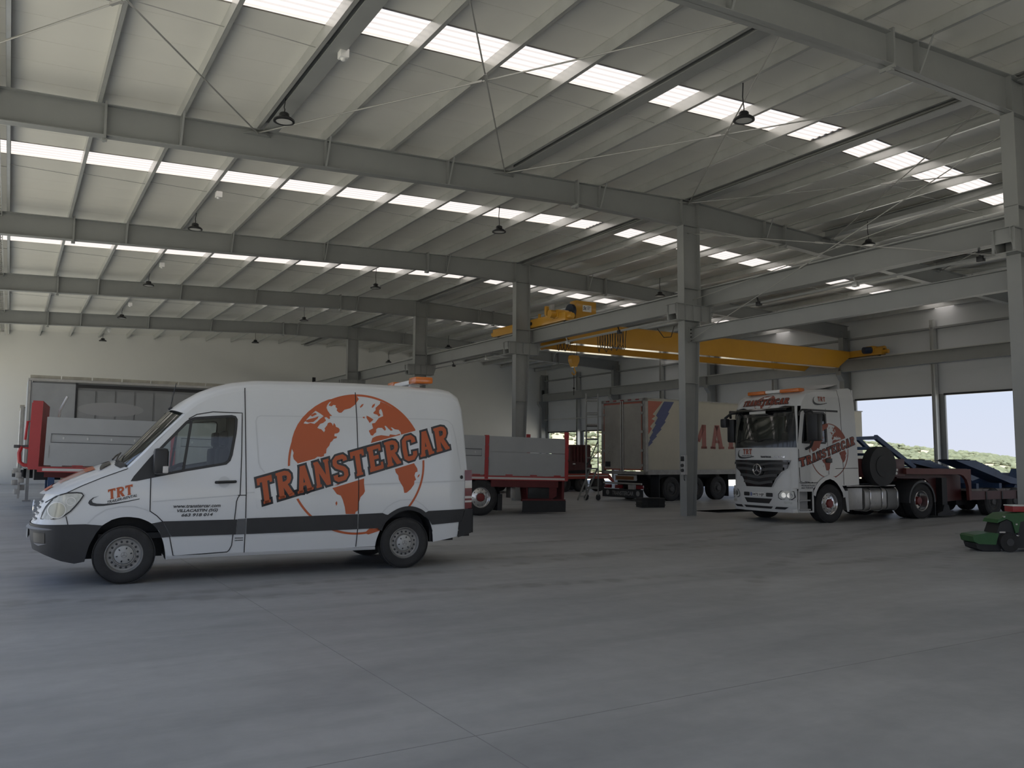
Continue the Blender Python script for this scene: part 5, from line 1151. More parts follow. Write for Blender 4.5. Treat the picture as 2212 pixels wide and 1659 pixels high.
# ------------------------------------------------------------------ red flatbed with aluminium dropsides, nose propped up
M_ALU = mat('grey_aluminium_dropside', (.39,.40,.405), .42, metal=.15, var=.05, scale=1.5)
M_TRED = mat('bright_red_paint', (.40,.045,.048), .42, var=.08, scale=2)
M_DRED = mat('dark_red_chassis', (.115,.016,.018), .5, var=.15, scale=2)
M_REFL = mat('white_reflective_tape', (.62,.60,.58), .4)
dt = thing('dropside_trailer', 'red flatbed trailer with grey aluminium dropsides behind the van', 'trailer', (11.29, 20.41, 0), R(-5))
dt.rotation_euler = (0, .0227, R(-5))
posts = [-10.75, -8.03, -5.3, -2.6, .13, 2.70]
for near in (True, False):
    y0 = 0.0 if near else 2.46; ya, yb = y0, y0+.04
    for i, (a, c) in enumerate(zip(posts, posts[1:])):
        p = MB(); s0, s1 = a+.07, c-.05
        if i < 4:
            p.box(s0,s1,ya,yb,1.14,1.66); p.box(s0,s1,ya,yb,1.84,2.22); p.box(s0,s0+.10,ya,yb,1.66,1.84); p.box(s1-.1,s1,ya,yb,1.66,1.84); p.box(s0+.1,s1-.1,ya+.028,yb-.004,1.66,1.84)
        else:
            p.box(s0,s1,ya,yb,1.12,1.775); p.box(s0,s1,ya,yb,1.787,2.22)
        d_ = p.build('dropside_panel', M_ALU, dt, 0)
        if near:
            n_h = 6
            for j in range(n_h):
                sx = lerp(s0+.25, s1-.25, j/(n_h-1)); h = MB(); h.bar((sx,-.004,1.12),(sx,-.004,1.15),.22,.012,(0,1,0)); h.build('hinge', M_TRED if j % 2 else M_ALU, d_)
            if i < 4:
                for zz in (1.655,1.845):
                    h = MB(); h.box(s0+.1,s1-.1,-.004,.0,zz-.007,zz+.007); h.build('groove_shade_line', M_DGREY, d_, 0)  # dark strips painting shade along the edges of the recessed band
                for j in range(5):
                    sx = lerp(s0+.35, s1-.3, j/4); h = MB(); h.bar((sx,.012,1.73),(sx,.012,1.78),.03,.012,(0,1,0)); h.build('rope_hook', M_GALV, d_)
            h = MB(); h.box(s0+.03,s0+.08,-.012,.0,1.30,1.58); h.build('latch_handle', M_ALU, d_)
    for s in posts[1:]:
        p = MB(); w_ = .055
        p.box(s-w_,s+w_,ya-.02,yb+.02,1.02,1.55); p.box(s-w_*.75,s+w_*.75,ya-.015,yb+.02,1.55,1.62); p.box(s-w_,s+w_,ya-.02,yb+.02,1.62,1.95); p.box(s-w_*.75,s+w_*.75,ya-.015,yb+.02,1.95,2.0); p.box(s-w_,s+w_,ya-.02,yb+.02,2.0,2.24 if s < 2 else 2.42)
        p.build('stake_post', M_TRED, dt, 0)
    p = MB(); p.box(-10.8,2.75,ya-.01,yb+.02,.99,1.11); p.build('side_rail', M_TRED, dt, 0)
    p = MB(); p.box(-10.7,2.66,ya-.016,ya-.01,1.015,1.075); p.build('reflective_stripe', M_REFL, dt, 0)
hb_ = MB(); hb_.box(-10.98,-10.78,-.01,2.51,1.04,2.57); hbo = hb_.build('headboard', M_TRED, dt, 0)
for i in range(7):
    p = MB(); p.box(-11.01,-10.98,.15+i*.35,.22+i*.35,1.08,2.53); p.build('headboard_rib', M_TRED, hbo, 0)
p = MB(); p.tube([(-10.98,.5,1.12),(-11.10,.5,1.13),(-11.19,.5,1.20),(-11.21,.5,1.40),(-11.17,.5,1.55)], .04, 8); p.tube([(-11.17,.5,1.55),(-10.98,.5,1.50)], .03, 8); p.tube([(-10.98,.6,2.12),(-11.10,.6,2.12),(-11.12,.6,1.7)], .026, 8); p.build('hose_guard', M_TRED, dt)
p = MB(); p.bar((-11.24,.5,1.54),(-10.98,.5,1.57),.06,.05); p.bbox(-11.32,-11.20,.45,.56,1.51,1.58,.01); p.build('hose_coupling', M_DGREY, dt)
p = MB(); p.tube([(-10.5,.9,2.1),(-10.48,.9,2.42),(-10.35,.9,2.75)], .028, 8); p.build('ladder_grip', M_WHITEBOX, dt)
p = MB(); p.box(-10.75,2.68,.05,2.45,1.02,1.10); p.build('deck', M_DECK, dt, 0)
for y in (.75, 1.65):
    p = MB(); p.prY([(-10.7,1.02),(2.6,1.02),(2.6,.80),(-6.5,.62),(-8.3,.80),(-10.7,.86)], y, y+.08); p.build('chassis_beam', M_DRED, dt)
p = MB(); p.box(.3,2.45,.02,.10,.80,1.0); p.build('side_apron', M_DRED, dt)
p = MB(); p.prY([(1.0,.80),(2.45,.80),(2.45,.55),(2.2,.42),(1.5,.44),(1.45,.78)], .1, .5); p.build('toolbox_frame', M_DRED, dt)
p = MB(); p.bbox(1.50,2.18,.06,.45,.48,.80,.02); p.build('toolbox', M_BLACK, dt)
p = MB(); p.box(2.62,2.70,.1,2.4,.44,1.0); p.box(1.3,2.72,.05,.12,.40,.46); p.build('rear_underrun', M_DRED, dt)
p = MB(); p.box(1.31,2.72,.03,.05,.10,.42); p.build('rubber_apron', M_DARK, dt)
p = MB(); p.bbox(1.05,1.20,.3,.6,.48,.78,.01); p.build('chock_holder', M_TANK, dt)
for s in (0, -1.31, -2.62):
    dz = s*.0227
    for far in (False, True): wheel(dt, (s, .18 if not far else 2.32, .5-dz*0), .5, .33, 'alloy', far)
p = MB(); p.grid([[(.02+.58*math.cos(R(a)), y, .5+.58*math.sin(R(a))) for a in range(0,181,15)] for y in (.02,.40)]); p.box(.52,.66,.02,.40,.14,.60); p.build('mudguard', M_DARK, dt, 50)
for y in (.35, 1.95):
    p = MB(); p.box(-7.9,-7.75,y,y+.15,.12-.17,.95); p.box(-8.0,-7.6,y-.08,y+.23,-.17,-.12); p.build('landing_leg', M_DRED, dt)

# ------------------------------------------------------------------ grey curtain-side trailer behind it
M_CURT = mat('dirty_grey_curtain', (.26,.265,.265), .6, var=.12, scale=.9)
M_CURT2 = mat('grey_box_panel', (.33,.34,.345), .55, var=.10, scale=1.2)
M_CREAM = mat('weathered_cream_rail', (.36,.34,.28), .6, var=.25, scale=2.5)
ctn = thing('curtain_trailer', 'tall dirty grey curtain-side trailer parked left of the van', 'trailer', (.40, 29.0, 0), 0)
p = MB(); p.box(.12,13.6,.06,2.44,1.25,3.86); p.build('load_body', M_CURT, ctn, 0)
p = MB(); p.box(.10,1.28,.0,.06,1.25,3.80); p.build('front_panel', M_CURT2, ctn, 0)
for i in range(22):
    s = 1.32+i*.56; p = MB(); p.box(s+.02,s+.52,.03,.062,1.30,3.62); p.build('curtain_panel', M_CURT, ctn, 0)
p = MB(); p.box(1.28,1.33,-.01,.08,1.25,3.84); p.build('corner_post', M_CHAS, ctn, 0)
p = MB(); p.box(0,.10,-.01,2.5,1.25,3.9); p.build('front_wall', M_CURT2, ctn, 0)
p = MB(); p.box(.0,13.6,-.03,.02,3.86,3.93); p.build('top_rail', M_TANK, ctn, 0)
for i in range(16):
    p = MB(); p.box(.05+i*.85,.86+i*.85,.0,.10,3.93,4.03); p.build('roof_rail_piece', M_CREAM, ctn, 0)
p = MB(); p.box(1.33,13.6,-.01,.03,3.70,3.80); p.build('curtain_track', M_CHAS, ctn, 0)
p = MB(); p.box(.02,.07,-.04,.0,1.2,3.85); p.build('corner_pole', M_TANK, ctn, 0)
p = MB(); area_mesh(p, [(2.3+.95*math.cos(R(a)), 3.05+.22*math.sin(R(a))) for a in range(0,360,15)], [], lambda a, b: (a,.026,b), .3); p.build('faded_logo_patch', mat('faded_patch', (.33,.33,.33), .6), ctn)
p = MB(); p.box(.3,13.4,.5,2.0,.85,1.25); p.build('chassis', M_CHAS, ctn, 0)
p = MB(); p.bar((.75,.25,.25),(.75,.25,1.2),.18,.18); p.bar((.75,.25,1.2),(1.25,.25,.75),.1,.1); p.box(.5,1.0,.1,.4,.02,.26); p.build('landing_leg', M_LBLU, ctn)
p = MB(); p.bar((.75,2.2,.0),(.75,2.2,1.2),.18,.18); p.build('landing_leg', M_LBLU, ctn)
p = MB(); p.box(1.0,1.32,.05,.2,.62,1.2); p.build('cream_bracket', M_CREAM, ctn, 0)
p = MB(); p.box(1.4,4.3,.1,.5,.55,1.22); p.build('pallet_box', M_CHAS, ctn, 0)
p = MB(); 
for i, (s, z) in enumerate(((-.12,1.0),(-.05,.85),(-.22,.78),(-.02,.62),(-.14,.5),(-.2,1.12))): p.bbox(s-.07,s+.09,.3+.1*i,.5+.1*i,z-.08,z+.08,.015)
p.box(-.12,-.06,.5,.7,.3,1.2); p.build('brake_couplings', M_TANK, ctn)
for s in (9.5,10.8,12.1):
    for far in (False, True): wheel(ctn, (s, .2 if not far else 2.3, .5), .5, .35, 'dark', far)
# third trailer, furthest left
th_ = thing('white_trailer', 'white box trailer barely showing behind the grey curtain-side trailer', 'trailer', (.28, 33.5, 0), 0)
p = MB(); p.bbox(0,13.2,0,2.5,1.15,3.28,.04); p.build('load_body', M_TRKW, th_)
p = MB(); p.box(-.02,.12,-.02,2.5,3.24,3.34); p.build('top_rail', M_CREAM, th_, 0)
p = MB(); p.box(.0,.10,-.03,.02,1.1,3.3); p.build('corner_pole', M_TANK, th_, 0)
p = MB(); p.box(.2,13.0,.6,1.9,.8,1.15); p.build('chassis', M_CHAS, th_, 0)
p = MB(); p.box(.28,.38,.3,.4,.0,1.15); p.box(.2,.46,.22,.48,.0,.05); p.build('landing_leg', M_TANK, th_, 0)
p = MB(); p.bbox(-.15,.2,.2,.5,.85,1.1,.03); p.build('coupling_box', M_DGREY, th_)
for s in (9.4,10.7,12.0):
    for far in (False, True): wheel(th_, (s, .2 if not far else 2.3, .5), .5, .35, 'dark', far)

# ------------------------------------------------------------------ refrigerated box trailer
M_CREAMB = mat('cream_box_panel', (.46,.43,.34), .5, var=.06, scale=1.0)
M_DOOR = mat('dirty_door_panel', (.28,.265,.235), .55, col2=(.36,.34,.30), scale=1.4)
M_ALUD = mat('dull_aluminium_frame', (.30,.29,.27), .5, metal=.3, var=.2, scale=3)
M_FLAG_R = mat('faded_orange_red', (.40,.10,.055), .5); M_FLAG_B = mat('deep_blue_vinyl', (.03,.045,.16), .45); M_LETT = mat('faded_red_lettering', (.33,.10,.075), .55)
bx = thing('refrigerated_trailer', 'cream box trailer with red and blue flash and red lettering', 'trailer', (20.266, 24.018, 0), R(3.595))
p = MB(); p.box(.12,13.85,.03,2.47,1.16,3.83); p.build('box_body', M_CREAMB, bx, 0)
p = MB(); p.box(.12,13.9,.0,.06,1.0,1.18); p.build('side_skirt_rail', M_ALUD, bx, 0)
p = MB(); p.box(.10,13.9,.0,2.5,3.83,3.87); p.build('roof_rail', M_ALUD, bx, 0)
p = MB(); p.box(0,.13,0,.14,1.0,3.87); p.box(0,.13,2.36,2.5,1.0,3.87); p.box(0,.13,0,2.5,3.76,3.87); p.box(0,.13,0,2.5,1.0,1.12); rfm = p.build('rear_frame', M_ALUD, bx, 0)
for y0, y1 in ((.17,1.22),(1.28,2.33)):
    d_ = MB(); d_.box(-.02,.05,y0,y1,1.16,3.74); d_ = d_.build('rear_door', M_DOOR, bx, 0)
    for a in ((y0,y1,3.68,3.74),(y0,y1,1.16,1.21),(y0,y0+.035,1.16,3.74) if y0 < 1 else (y1-.035,y1,1.16,3.74)):
        q = MB(); q.box(-.026,-.019,*a); q.build('door_seal', M_RUST, d_, 0)
    yb_ = y1-.03 if y0 < 1 else y0+.03
    q = MB(); q.cyl((-.05,yb_,1.1),(-.05,yb_,3.8),.018,8); q.build('locking_bar', M_TANK, d_)
    for z in (1.35,1.9,2.6,3.3,3.6):
        q = MB(); yy = y0 if y0 < 1 else y1; q.bbox(-.04,.0,yy-.07,yy+.07,z-.05,z+.05,.012); q.build('hinge', M_ALUD, d_)
q = MB(); q.box(-.024,-.02,1.95,2.25,1.28,1.48); q.build('stencil_plate', M_CHAS, bx, 0)
stn = MB(); rnd2 = random.Random(5)
for i in range(60):
    yy = 1.9+rnd2.gauss(0,.14); zz = 1.75+abs(rnd2.gauss(0,.25)); s_ = rnd2.uniform(.003,.009); stn.add([(-.0215,yy-s_,zz-s_),(-.0215,yy+s_,zz-s_*.6),(-.0215,yy+s_*.7,zz+s_),(-.0215,yy-s_,zz+s_*.8)],[(0,1,2,3)])
stuff(stn.build('dirt_specks', M_CHAS, bx, 0))
q = MB()
for i in range(5): q.bbox(-.03,.02,.35+i*.42,.52+i*.42,3.80,3.85,.01)
stuff(q.build('marker_lamps', M_REDL, bx))
q = MB(); q.box(.0,.10,.59,1.71,.76,.97); lp_ = q.build('lamp_board', M_TANK, bx, 0)
q = MB(); q.box(-.012,.0,.66,1.64,.80,.93); q.build('amber_reflector', mat('dull_amber', (.16,.06,.015), .4), lp_, 0)
q = MB(); q.cyl((-.05,.18,.65),(-.05,2.31,.66),.035,10); q.build('underrun_bar', M_TANK, bx)
for ya, yb in ((.16,.52),(1.30,1.70),(1.95,2.3)):
    q = MB(); q.bbox(-.03,.05,ya,yb,.46,.60,.01); q.build('tail_lamp', M_REDL, bx)
q = MB(); q.bbox(-.03,.05,.60,.95,.44,.62,.01); q.build('wiring_box', M_TANK, bx)
q = MB(); q.box(-.02,.0,.15,2.44,.12,.44); fp = q.build('rear_mud_apron', M_DARK, bx, 0)
q = MB(); lettering(q, 'TRANSTERCAR', .21, lambda x, y: (-.024,1.86-x,y), 0, .21, .004, .12, width=1.2); q.build('apron_lettering', mat('faded_white_print', (.22,.22,.22), .6), fp)
for yy in (2.12, .42):
    q = MB(); area_mesh(q, arc(yy,.29,.10,0,360,18)[:-1], [], lambda a, b: (-.0235,a,b), .08); q.build('globe_print', MATS['faded_white_print'], fp)
def bxs(a, b): return (a, .024, b)
q = MB(); area_mesh(q, [(.16,3.76),(.92,3.76),(.40,3.26),(.53,3.20),(.34,3.08),(.50,3.02),(.26,2.80),(.35,2.72),(.22,2.56),(.16,2.50)], [], bxs, .4); q.build('red_flash', M_FLAG_R, bx)
q = MB(); area_mesh(q, [(1.0,3.77),(1.53,3.77),(1.21,3.36),(1.27,3.34),(1.02,3.02),(1.08,3.0),(.80,2.74),(.85,2.71),(.56,2.47),(.61,2.44),(.35,2.24),(.39,2.21),(.16,2.04),(.16,2.17),(.26,2.33),(.22,2.37),(.41,2.60),(.36,2.64),(.56,2.88),(.50,2.92),(.66,3.14),(.57,3.22)], [], bxs, .4); q.build('blue_flash', M_FLAG_B, bx)
for i, ch in enumerate('MAR'):
    q = MB(); slab(q, ch, lambda a, b, i=i: (2.50+i*1.03-(.12 if i == 0 else 0)+a*1.25, .024, 2.0+b*.94)); q.build('side_lettering', M_LETT, bx)
for s in (1.35,2.65,3.95):
    for far in (False, True): wheel(bx, (s, .18 if not far else 2.32, .46), .46, .33, 'dark', far)
q = MB(); q.box(.3,13.5,.6,.75,.75,1.0); q.box(.3,13.5,1.75,1.9,.75,1.0); q.box(.3,4.8,.6,1.9,.5,.8); q.build('chassis', M_CHAS, bx, 0)
for s in (.72, 4.55):
    q = MB(); q.box(s,s+.03,.05,.5,.12,1.0); q.build('mud_flap', M_DARK, bx, 0)
q = MB(); q.bbox(6.5,8.5,.05,.7,.45,1.0,.05); q.build('pallet_box', M_CHAS, bx)
for y in (.4,1.95):
    q = MB(); q.box(10.6,10.75,y,y+.15,0,1.0); q.build('landing_leg', M_CHAS, bx, 0)

# ------------------------------------------------------------------ far red low-loader, seen between the dropsides and the box trailer
M_ORED = mat('orange_red_paint', (.36,.05,.03), .5, var=.1, scale=2)
fl2 = thing('far_red_trailer', 'red plant trailer with ribbed red headboard behind the scaffold tower', 'trailer', (23.6, 32.75, 0), 0)
q = MB(); q.box(-5.5,1.7,0,2.5,.72,.86); q.build('deck', M_ORED, fl2, 0)
q = MB(); q.prY([(-5.5,.60),(-5.5,.86),(1.55,.86),(1.75,.78),(2.02,.45),(1.9,.45),(1.65,.62)], -.03, .03); q.build('side_rail', M_ORED, fl2, 0)
q = MB(); q.box(-5.5,1.6,-.04,-.03,.74,.79); q.build('reflective_stripe', M_REFL, fl2, 0)
q = MB(); q.box(-.42,.80,.3,1.9,1.30,2.25); cbx = q.build('headboard', M_LRED, fl2, 0)
for i in range(5):
    q = MB(); q.box(-.25+i*.2,-.19+i*.2,.26,.30,1.42,2.15); q.build('headboard_rib', M_DRED, cbx, 0)
q = MB(); q.prY([(-3.0,1.48),(-.4,1.48),(.80,1.30),(.80,1.05),(-.9,1.0),(-3.0,1.2)], .2, 2.2); q.build('gooseneck', M_LRED, fl2, 0)
q = MB(); q.box(-3.0,.8,.3,2.1,.86,1.05); q.build('turntable', M_CHAS, fl2, 0)
q = MB(); q.box(-.34,-.2,.17,.2,1.3,1.36); q.build('marker_plate', M_WHITEBOX, fl2, 0)
for s in (-3.2,-2.1,-.95,.05,1.1):
    for far in (False, True): wheel(fl2, (s, .16 if not far else 2.34, .38), .38, .28, 'dark', far)
# ------------------------------------------------------------------ yellow overhead crane
M_YEL = mat('crane_yellow_paint', (.60,.31,.03), .30, var=.05, scale=1.0, coat=.4)
M_CABLE = mat('black_cable', (.02,.019,.017), .6)
M_MOT = mat('dark_blue_motor', (.02,.032,.06), .5)
cr_ = thing('overhead_crane', 'yellow double-girder overhead crane spanning the right bay', 'crane', (0,0,0))
for y0, xl in ((26.30, 17.55), (28.32, 17.55)):
    g = MB(); g.prY([(xl,6.88),(xl,6.62),(xl+1.1,6.07),(34.35,6.07),(35.2,6.62),(35.2,6.88)], y0, y0+.34); go = g.build('bridge_girder', M_YEL, cr_, 0)
    f = MB(); f.box(xl,35.2,y0-.05,y0+.39,6.87,6.89); f.build('top_flange', M_YEL, go, 0)
    f = MB(); f.box(xl+1.1,34.35,y0-.03,y0+.37,6.05,6.07); f.build('bottom_flange', mat('crane_yellow_gloss', (.55,.30,.06), .12, coat=.8), go, 0)
    f = MB(); f.box(xl+.3,34.9,y0+.14,y0+.20,6.89,6.94); f.build('trolley_rail', M_STEEL, go, 0)
for x in (17.2, 35.45):
    e_ = MB(); e_.bbox(x-.16,x+.16,24.6,29.9,6.60,6.92,.02); eo = e_.build('end_carriage', M_YEL, cr_)
    for y in (24.85, 29.65):
        w_ = MB(); w_.cyl((x-.06,y,6.70),(x+.06,y,6.70),.13,16); w_.build('crane_wheel', M_CHAS, eo)
        bfm = MB(); bfm.cyl((x,y+(.2 if y > 27 else -.2),6.74),(x,y+(.5 if y > 27 else -.5),6.74),.10,12); bfm.build('buffer', M_YEL, eo)
    mo = MB(); mo.bbox(x-.22,x+.30,25.0,25.45,6.72,7.05,.05); mo.cyl((x+.1,25.2,6.88),(x-.45 if x < 20 else x+.1,25.2 if x < 20 else 24.6,6.88),.15,14); mo.build('travel_motor', M_YEL, eo)
    if x > 20:
        q = MB(); q.cyl((x-.2,25.15,6.85),(x-.55,25.3,6.82),.16,12); q.build('motor_fan', M_MOT, eo)
    else:
        for y in (25.9, 26.4, 27.6):
            q = MB(); q.bbox(x-.14,x-.06,y-.05,y+.05,6.92,7.08,.01); q.build('lifting_lug', M_YEL, eo)
        q = MB(); q.bbox(x-.10,x+.02,25.55,25.75,7.0,7.32,.01); q.build('control_box', M_TANK, eo)
        q = MB(); q.bbox(x-.16,x-.02,25.85,25.98,6.95,7.30,.01); q.build('control_post', M_YEL, eo)
        q = MB(); q.cyl((x-.17,26.9,6.76),(x-.155,26.9,6.76),.07,12); q.build('access_hole', M_CHAS, eo)
tr_ = MB(); tr_.bbox(18.75,19.75,26.35,26.75,6.98,7.78,.02); tb = tr_.build('hoist_cabinet', M_YEL, cr_)
sg = MB(); sg.box(19.08,19.50,26.335,26.345,7.36,7.62); so = sg.build('capacity_sign', M_WHITEBOX, tb, 0)
q = MB(); lettering(q, '5t', .19, lambda x, y: (19.10+x,26.33,y), 0, 7.43, .006, .15, width=.15); q.build('capacity_lettering', M_CHAR, so)
q = MB()
for i in range(3): q.box(19.30,19.46-.03*i,26.328,26.334,7.56-.05*i,7.575-.05*i)
stuff(q.build('sign_small_print', M_CHAR, so, 0))
q = MB(); q.bbox(17.95,18.75,26.45,27.1,6.95,7.35,.05); q.cyl((18.62,26.6,7.35),(18.75,26.6,7.35),.30,18); q.build('hoist_motor', M_MOT, cr_)
q = MB(); q.box(18.4,20.2,26.2,28.8,6.94,7.02); q.cyl((19.3,26.9,7.12),(19.3,28.3,7.12),.20,18); q.build('trolley_frame', M_YEL, cr_)
hb2 = (19.33, 27.3)
q = MB()
for dx in (-.16,-.05,.05,.16): q.cyl((hb2[0]+dx,hb2[1],7.0),(hb2[0]+dx*.8,hb2[1],5.66),.008,6)
stuff(q.build('hoist_ropes', M_CABLE, cr_))
q = MB(); q.prY([(-.16+hb2[0],5.72),(-.20+hb2[0],5.62),(-.19+hb2[0],5.48),(-.08+hb2[0],5.26),(.08+hb2[0],5.26),(.19+hb2[0],5.48),(.20+hb2[0],5.62),(.16+hb2[0],5.72)], hb2[1]-.12, hb2[1]+.12); hk = q.build('hook_block', M_YEL, cr_)
q = MB(); q.tube([(hb2[0]+.02,hb2[1],5.27),(hb2[0]+.03,hb2[1],5.16)]+[(hb2[0]+.09*math.cos(R(a)),hb2[1],5.05+.10*math.sin(R(a))) for a in range(80,-200,-20)], .026, 8); q.build('hook', M_YEL, hk)
q = MB(); q.tube([(hb2[0],hb2[1],4.98),(hb2[0]+.01,hb2[1],4.6),(hb2[0],hb2[1],4.12)], .014, 6); q.lathe([(.03,-.03),(.05,0),(.03,.03)], (hb2[0],hb2[1],4.40), 'z', 10); q.build('chain_sling', M_CABLE, hk)
# festoon cables under the runway
fs2 = thing('festoon_cables', 'looped black festoon cables hanging under the crane runway', 'cable', (17.62, 23.2, 5.92))
tk_ = MB(); tk_.box(-.03,.03,-3.2,4.2,-.02,.04); tk_.build('festoon_track', M_GALV, fs2, 0)
rnd3 = random.Random(2)
def loop(y, w, d):
    q = MB(); q.tube([(rnd3.uniform(-.02,.02), y+w*math.sin(math.pi*t/10-math.pi/2)*(1-.25*math.sin(math.pi*t/10)), -d*math.sin(math.pi*t/10)**.6) for t in range(11)], .012, 6); q.build('cable_loop', M_CABLE, fs2)
for i in range(11): loop(-1.25+i*.14, .10, rnd3.uniform(.48,.66))
for i in range(4): loop(2.0+i*.22, .09, rnd3.uniform(.22,.34))
q = MB(); q.tube([(.3,-2.6,-.1),(.3,-2.9,-.42),(.3,-3.25,-.45),(.3,-3.4,-.12)], .014, 6); q.build('cable_loop', M_CABLE, fs2)
# ------------------------------------------------------------------ high-bay lamps
M_LAMPG = mat('lamp_diffuser', (.55,.55,.53), .25)
def lamp_mesh():
    h = MB(); h.lathe([(.0,.17),(.075,.17),(.095,.15),(.10,.09),(.16,.06),(.205,.02),(.205,-.01),(.165,-.015),(.15,.0),(0,.0)], (0,0,0), 'z', 24); return h.mesh('lamp_housing', M_BLACK)
me_lh = lamp_mesh(); q = MB(); q.lathe([(.155,-.004),(.0,-.006)], (0,0,0), 'z', 24); me_ld = q.mesh('lamp_lens', M_LAMPG)
ORD = ['nearest', 'second', 'third', 'fourth', 'farthest']
for row, x, ys, zz in (('left', 4.30, (15.87,25.0,34.4,43.3,52.7), 8.15), ('middle', 11.90, (11.1,20.55,30.1,39.3,48.6), 8.15), ('right', 22.25, (15.83,25.4,44.4,53.6), 8.15)):
    for i, y in enumerate(ys):
        word = ORD[i] if row != 'right' else ('nearest','second','third','farthest')[i]
        t = thing('pendant_lamp', '%s black round pendant lamp of the %s ceiling row' % (word, row), 'lamp', (x, y, zz), 0, 'pendant lamps under the roof')
        put('lamp_housing', me_lh, t); put('lamp_lens', me_ld, t)
        z1 = rtop(x)+.02-zz; c = MB(); c.tube([(0,0,.16),(.01,.0,.24),(.0,.02,z1*.6),(.03,.03,z1)], .011, 6); c.build('cord', M_BLACK, t)
# small white detector boxes on the purlins
for i, (x, y, nm) in enumerate(((4.62,13.4,'nearest'),(4.45,22.6,'second nearest'),(4.45,32.2,'third nearest'),(4.45,41.5,'fourth nearest'),(4.45,50.8,'farthest'))):
    t = thing('detector_box', '%s small white detector box fixed to a left purlin' % nm, 'detector', (x, y, rtop(x)-.06), 0, 'white boxes on the purlins')
    q = MB(); q.bbox(-.08,.08,-.09,.09,-.10,.06,.02); q.build('casing', M_WHITEBOX, t)
    q = MB(); q.lathe([(.05,0),(.035,-.035),(0,-.045)], (0,0,-.10), 'z', 12); q.build('sensor_dome', M_WHITEBOX, t)
# white emergency lights under the ridge beams on frame 1
# socket box on the column before the truck
sk = thing('socket_box', 'grey electrical socket box on the column before the truck', 'socket box', (16.37, 17.70, 1.15))
q = MB(); q.bbox(-.09,0,-.09,.09,0,.55,.015); q.build('enclosure', mat('grey_enclosure', (.45,.45,.44), .45), sk)
q = MB(); q.bbox(-.12,-.09,-.06,.06,.38,.52,.01); q.build('breaker_cover', M_BLACK, sk)
for z in (.08,.22):
    q = MB(); q.cyl((-.09,0,z+.05),(-.14,0,z+.04),.045,12); q.build('socket', M_DGREY, sk)
q = MB(); q.tube([(-.05,0,0),(-.05,.0,-.12),(0,.03,-.16)], .012, 6); q.build('cable', M_DGREY, sk)
# black crate on the floor before the box trailer
ck = thing('black_crate', 'low black plastic crate on the floor by the box trailer', 'crate', (17.80, 21.30, 0), R(-18))
q = MB(); q.bbox(0,.80,0,.55,0,.31,.02); q.build('body', M_DARK, ck)
for z in (.08,.19,.29):
    q = MB(); q.box(-.012,.812,-.012,.562,z-.012,z+.012); q.build('rim_band', M_BLACK, ck, 0)
for x in (.2,.4,.6):
    q = MB(); q.box(x-.012,x+.012,-.014,.0,.02,.29); q.build('rib', M_BLACK, ck, 0)
# ------------------------------------------------------------------ scaffold tower
M_SCAF = mat('grey_scaffold_tube', (.27,.28,.27), .5, metal=.3, var=.1, scale=4)
sf = thing('scaffold_tower', 'narrow wheeled grey scaffold tower with platform beside the box trailer', 'scaffold', (19.05, 26.1, 0), R(-37))
SWD = .46
for x, y in ((0,0),(SWD,0),(0,1.3),(SWD,1.3)):
    q = MB(); q.cyl((x,y,.14),(x,y,4.1),.024,8); q.build('upright', M_SCAF, sf)
    q = MB(); q.cyl((x,y-.03,.09),(x,y+.03,.09),.09,14); q.bar((x,y,.1),(x,y,.2),.04,.07); q.build('castor', M_CHAS, sf)
for z in (.45,1.2,1.62,2.35,3.35,3.9):
    for y in (0,1.3):
        q = MB(); q.cyl((0,y,z),(SWD,y,z),.02,8); q.build('rung', M_SCAF, sf)
for z in (.45,1.62,2.9,3.9):
    for x in (0,SWD):
        q = MB(); q.cyl((x,0,z),(x,1.3,z),.02,8); q.build('guard_rail', M_SCAF, sf)
q = MB(); q.box(-.02,SWD+.02,.0,1.3,2.86,2.92); q.build('platform', M_DECK, sf, 0)
q = MB(); q.bar((0,0,1.2),(SWD,1.3,2.3),.03,.03); q.bar((0,0,1.35),(SWD,0,1.85),.03,.03); q.build('diagonal_brace', M_CHAS, sf)
ld = thing('step_ladder', 'short leaning grey ladder at the foot of the scaffold tower', 'ladder', (18.60, 26.0, 0), R(-30))
for x in (0,.26):
    q = MB(); q.bar((x-.02,-.0,.02),(x+.50,.18,1.22),.03,.06); q.build('stile', M_SCAF, ld)
for i in range(5):
    f = .14+i*.18; q = MB(); q.cyl((-.02+f*.52,.18*f,1.22*f),(.24+f*.52,.18*f,1.22*f),.014,8); q.build('rung', M_SCAF, ld)
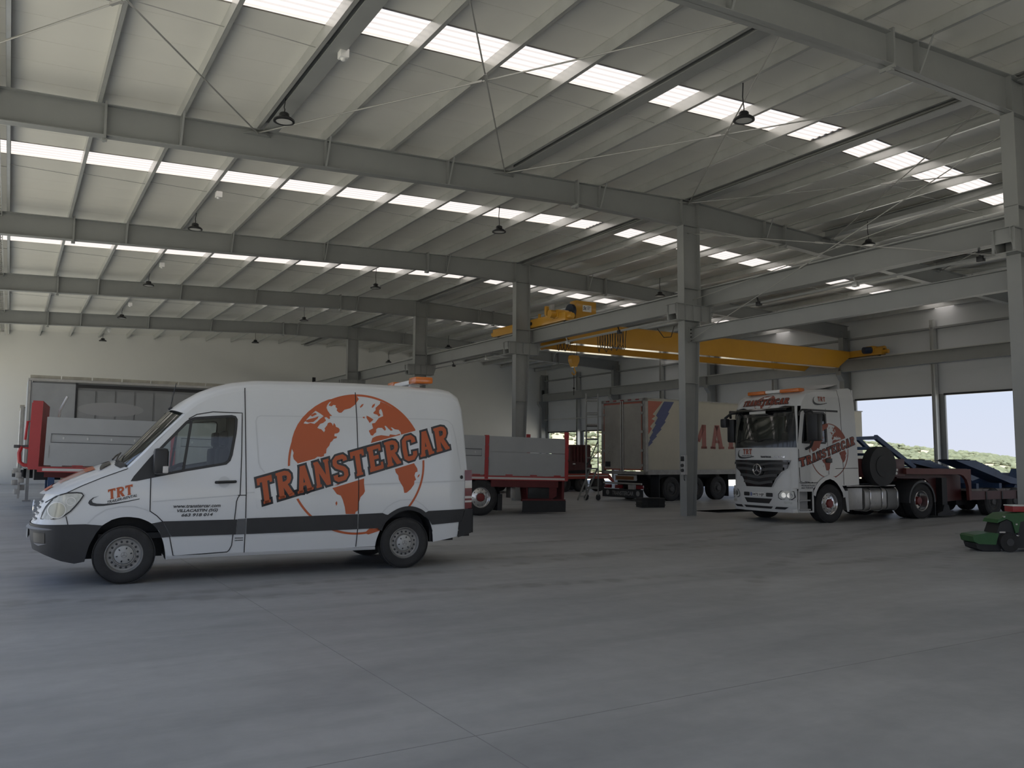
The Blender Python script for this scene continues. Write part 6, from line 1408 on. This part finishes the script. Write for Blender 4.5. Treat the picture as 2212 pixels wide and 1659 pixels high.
# ------------------------------------------------------------------ green floor sweeper at the right edge
M_GRN = mat('machine_green_paint', (.03,.115,.035), .4, var=.08, scale=4)
sw_ = thing('floor_sweeper', 'small green floor sweeper machine at the right edge', 'sweeper', (14.75, 8.72, 0), R(-31))
q = MB(); q.prY([(.0,.26),(.02,.17),(.10,.13),(.40,.12),(.46,.32),(.30,.33),(.03,.29)], -.22, .22); q.build('front_hood', M_GRN, sw_, 30)
q = MB(); q.prY([(.05,.14),(.08,.05),(.18,.01),(.48,.01),(.52,.14)], -.20, .20); q.build('brush_skirt', M_DARK, sw_, 30)
q = MB(); q.prY([(.36,.12),(.42,.30),(.50,.50),(.62,.56),(.76,.50),(.80,.12)], -.20, .20); q.build('chassis', M_BLACK, sw_, 30)
q = MB(); q.prY([(.43,.50),(.46,.56),(.62,.66),(1.0,.69),(1.0,.56),(.84,.52),(.80,.34),(.75,.32),(.70,.52),(.60,.57)], -.23, .23); q.build('engine_cover', M_GRN, sw_, 30)
q = MB(); q.prY([(.80,.06),(.78,.50),(.86,.60),(1.7,.66),(1.7,.06)], -.21, .21); q.build('hopper', M_BLACK, sw_, 30)
for x in (.62, 1.45):
    for y in (-.23, .23):
        q = MB(); q.cyl((x,y-.04,.17),(x,y+.04,.17),.17,22); wv = q.build('wheel', M_TYRE, sw_); q = MB(); q.cyl((x,y-.05,.17),(x,y+.05,.17),.065,14); q.build('wheel_hub', M_DGREY, wv)
q = MB(); q.bbox(.76,.98,-.16,.10,.69,.79,.012); rb_ = q.build('battery_box', M_TRED, sw_)
q = MB(); q.bbox(.75,1.10,-.17,.11,.79,.81,.006); q.build('box_lid', M_WHITEBOX, rb_)
q = MB(); q.tube([(1.3,-.15,.62),(1.4,-.15,1.0),(1.6,-.15,1.05)], .02, 8); q.tube([(1.3,.15,.62),(1.4,.15,1.0),(1.6,.15,1.05)], .02, 8); q.build('handlebar', M_BLACK, sw_)
q = MB(); q.bbox(.72,.80,-.245,-.23,.27,.295,.006); q.build('reflector', M_CHROME, sw_)
for x, z, w_ in ((.52,.34,.09),(.56,.61,.03),(.77,.48,.03)):
    q = MB(); q.box(x-w_/2,x+w_/2,-.236,-.195,z-.012,z+.012); q.build('decal', M_REFL, sw_, 0)
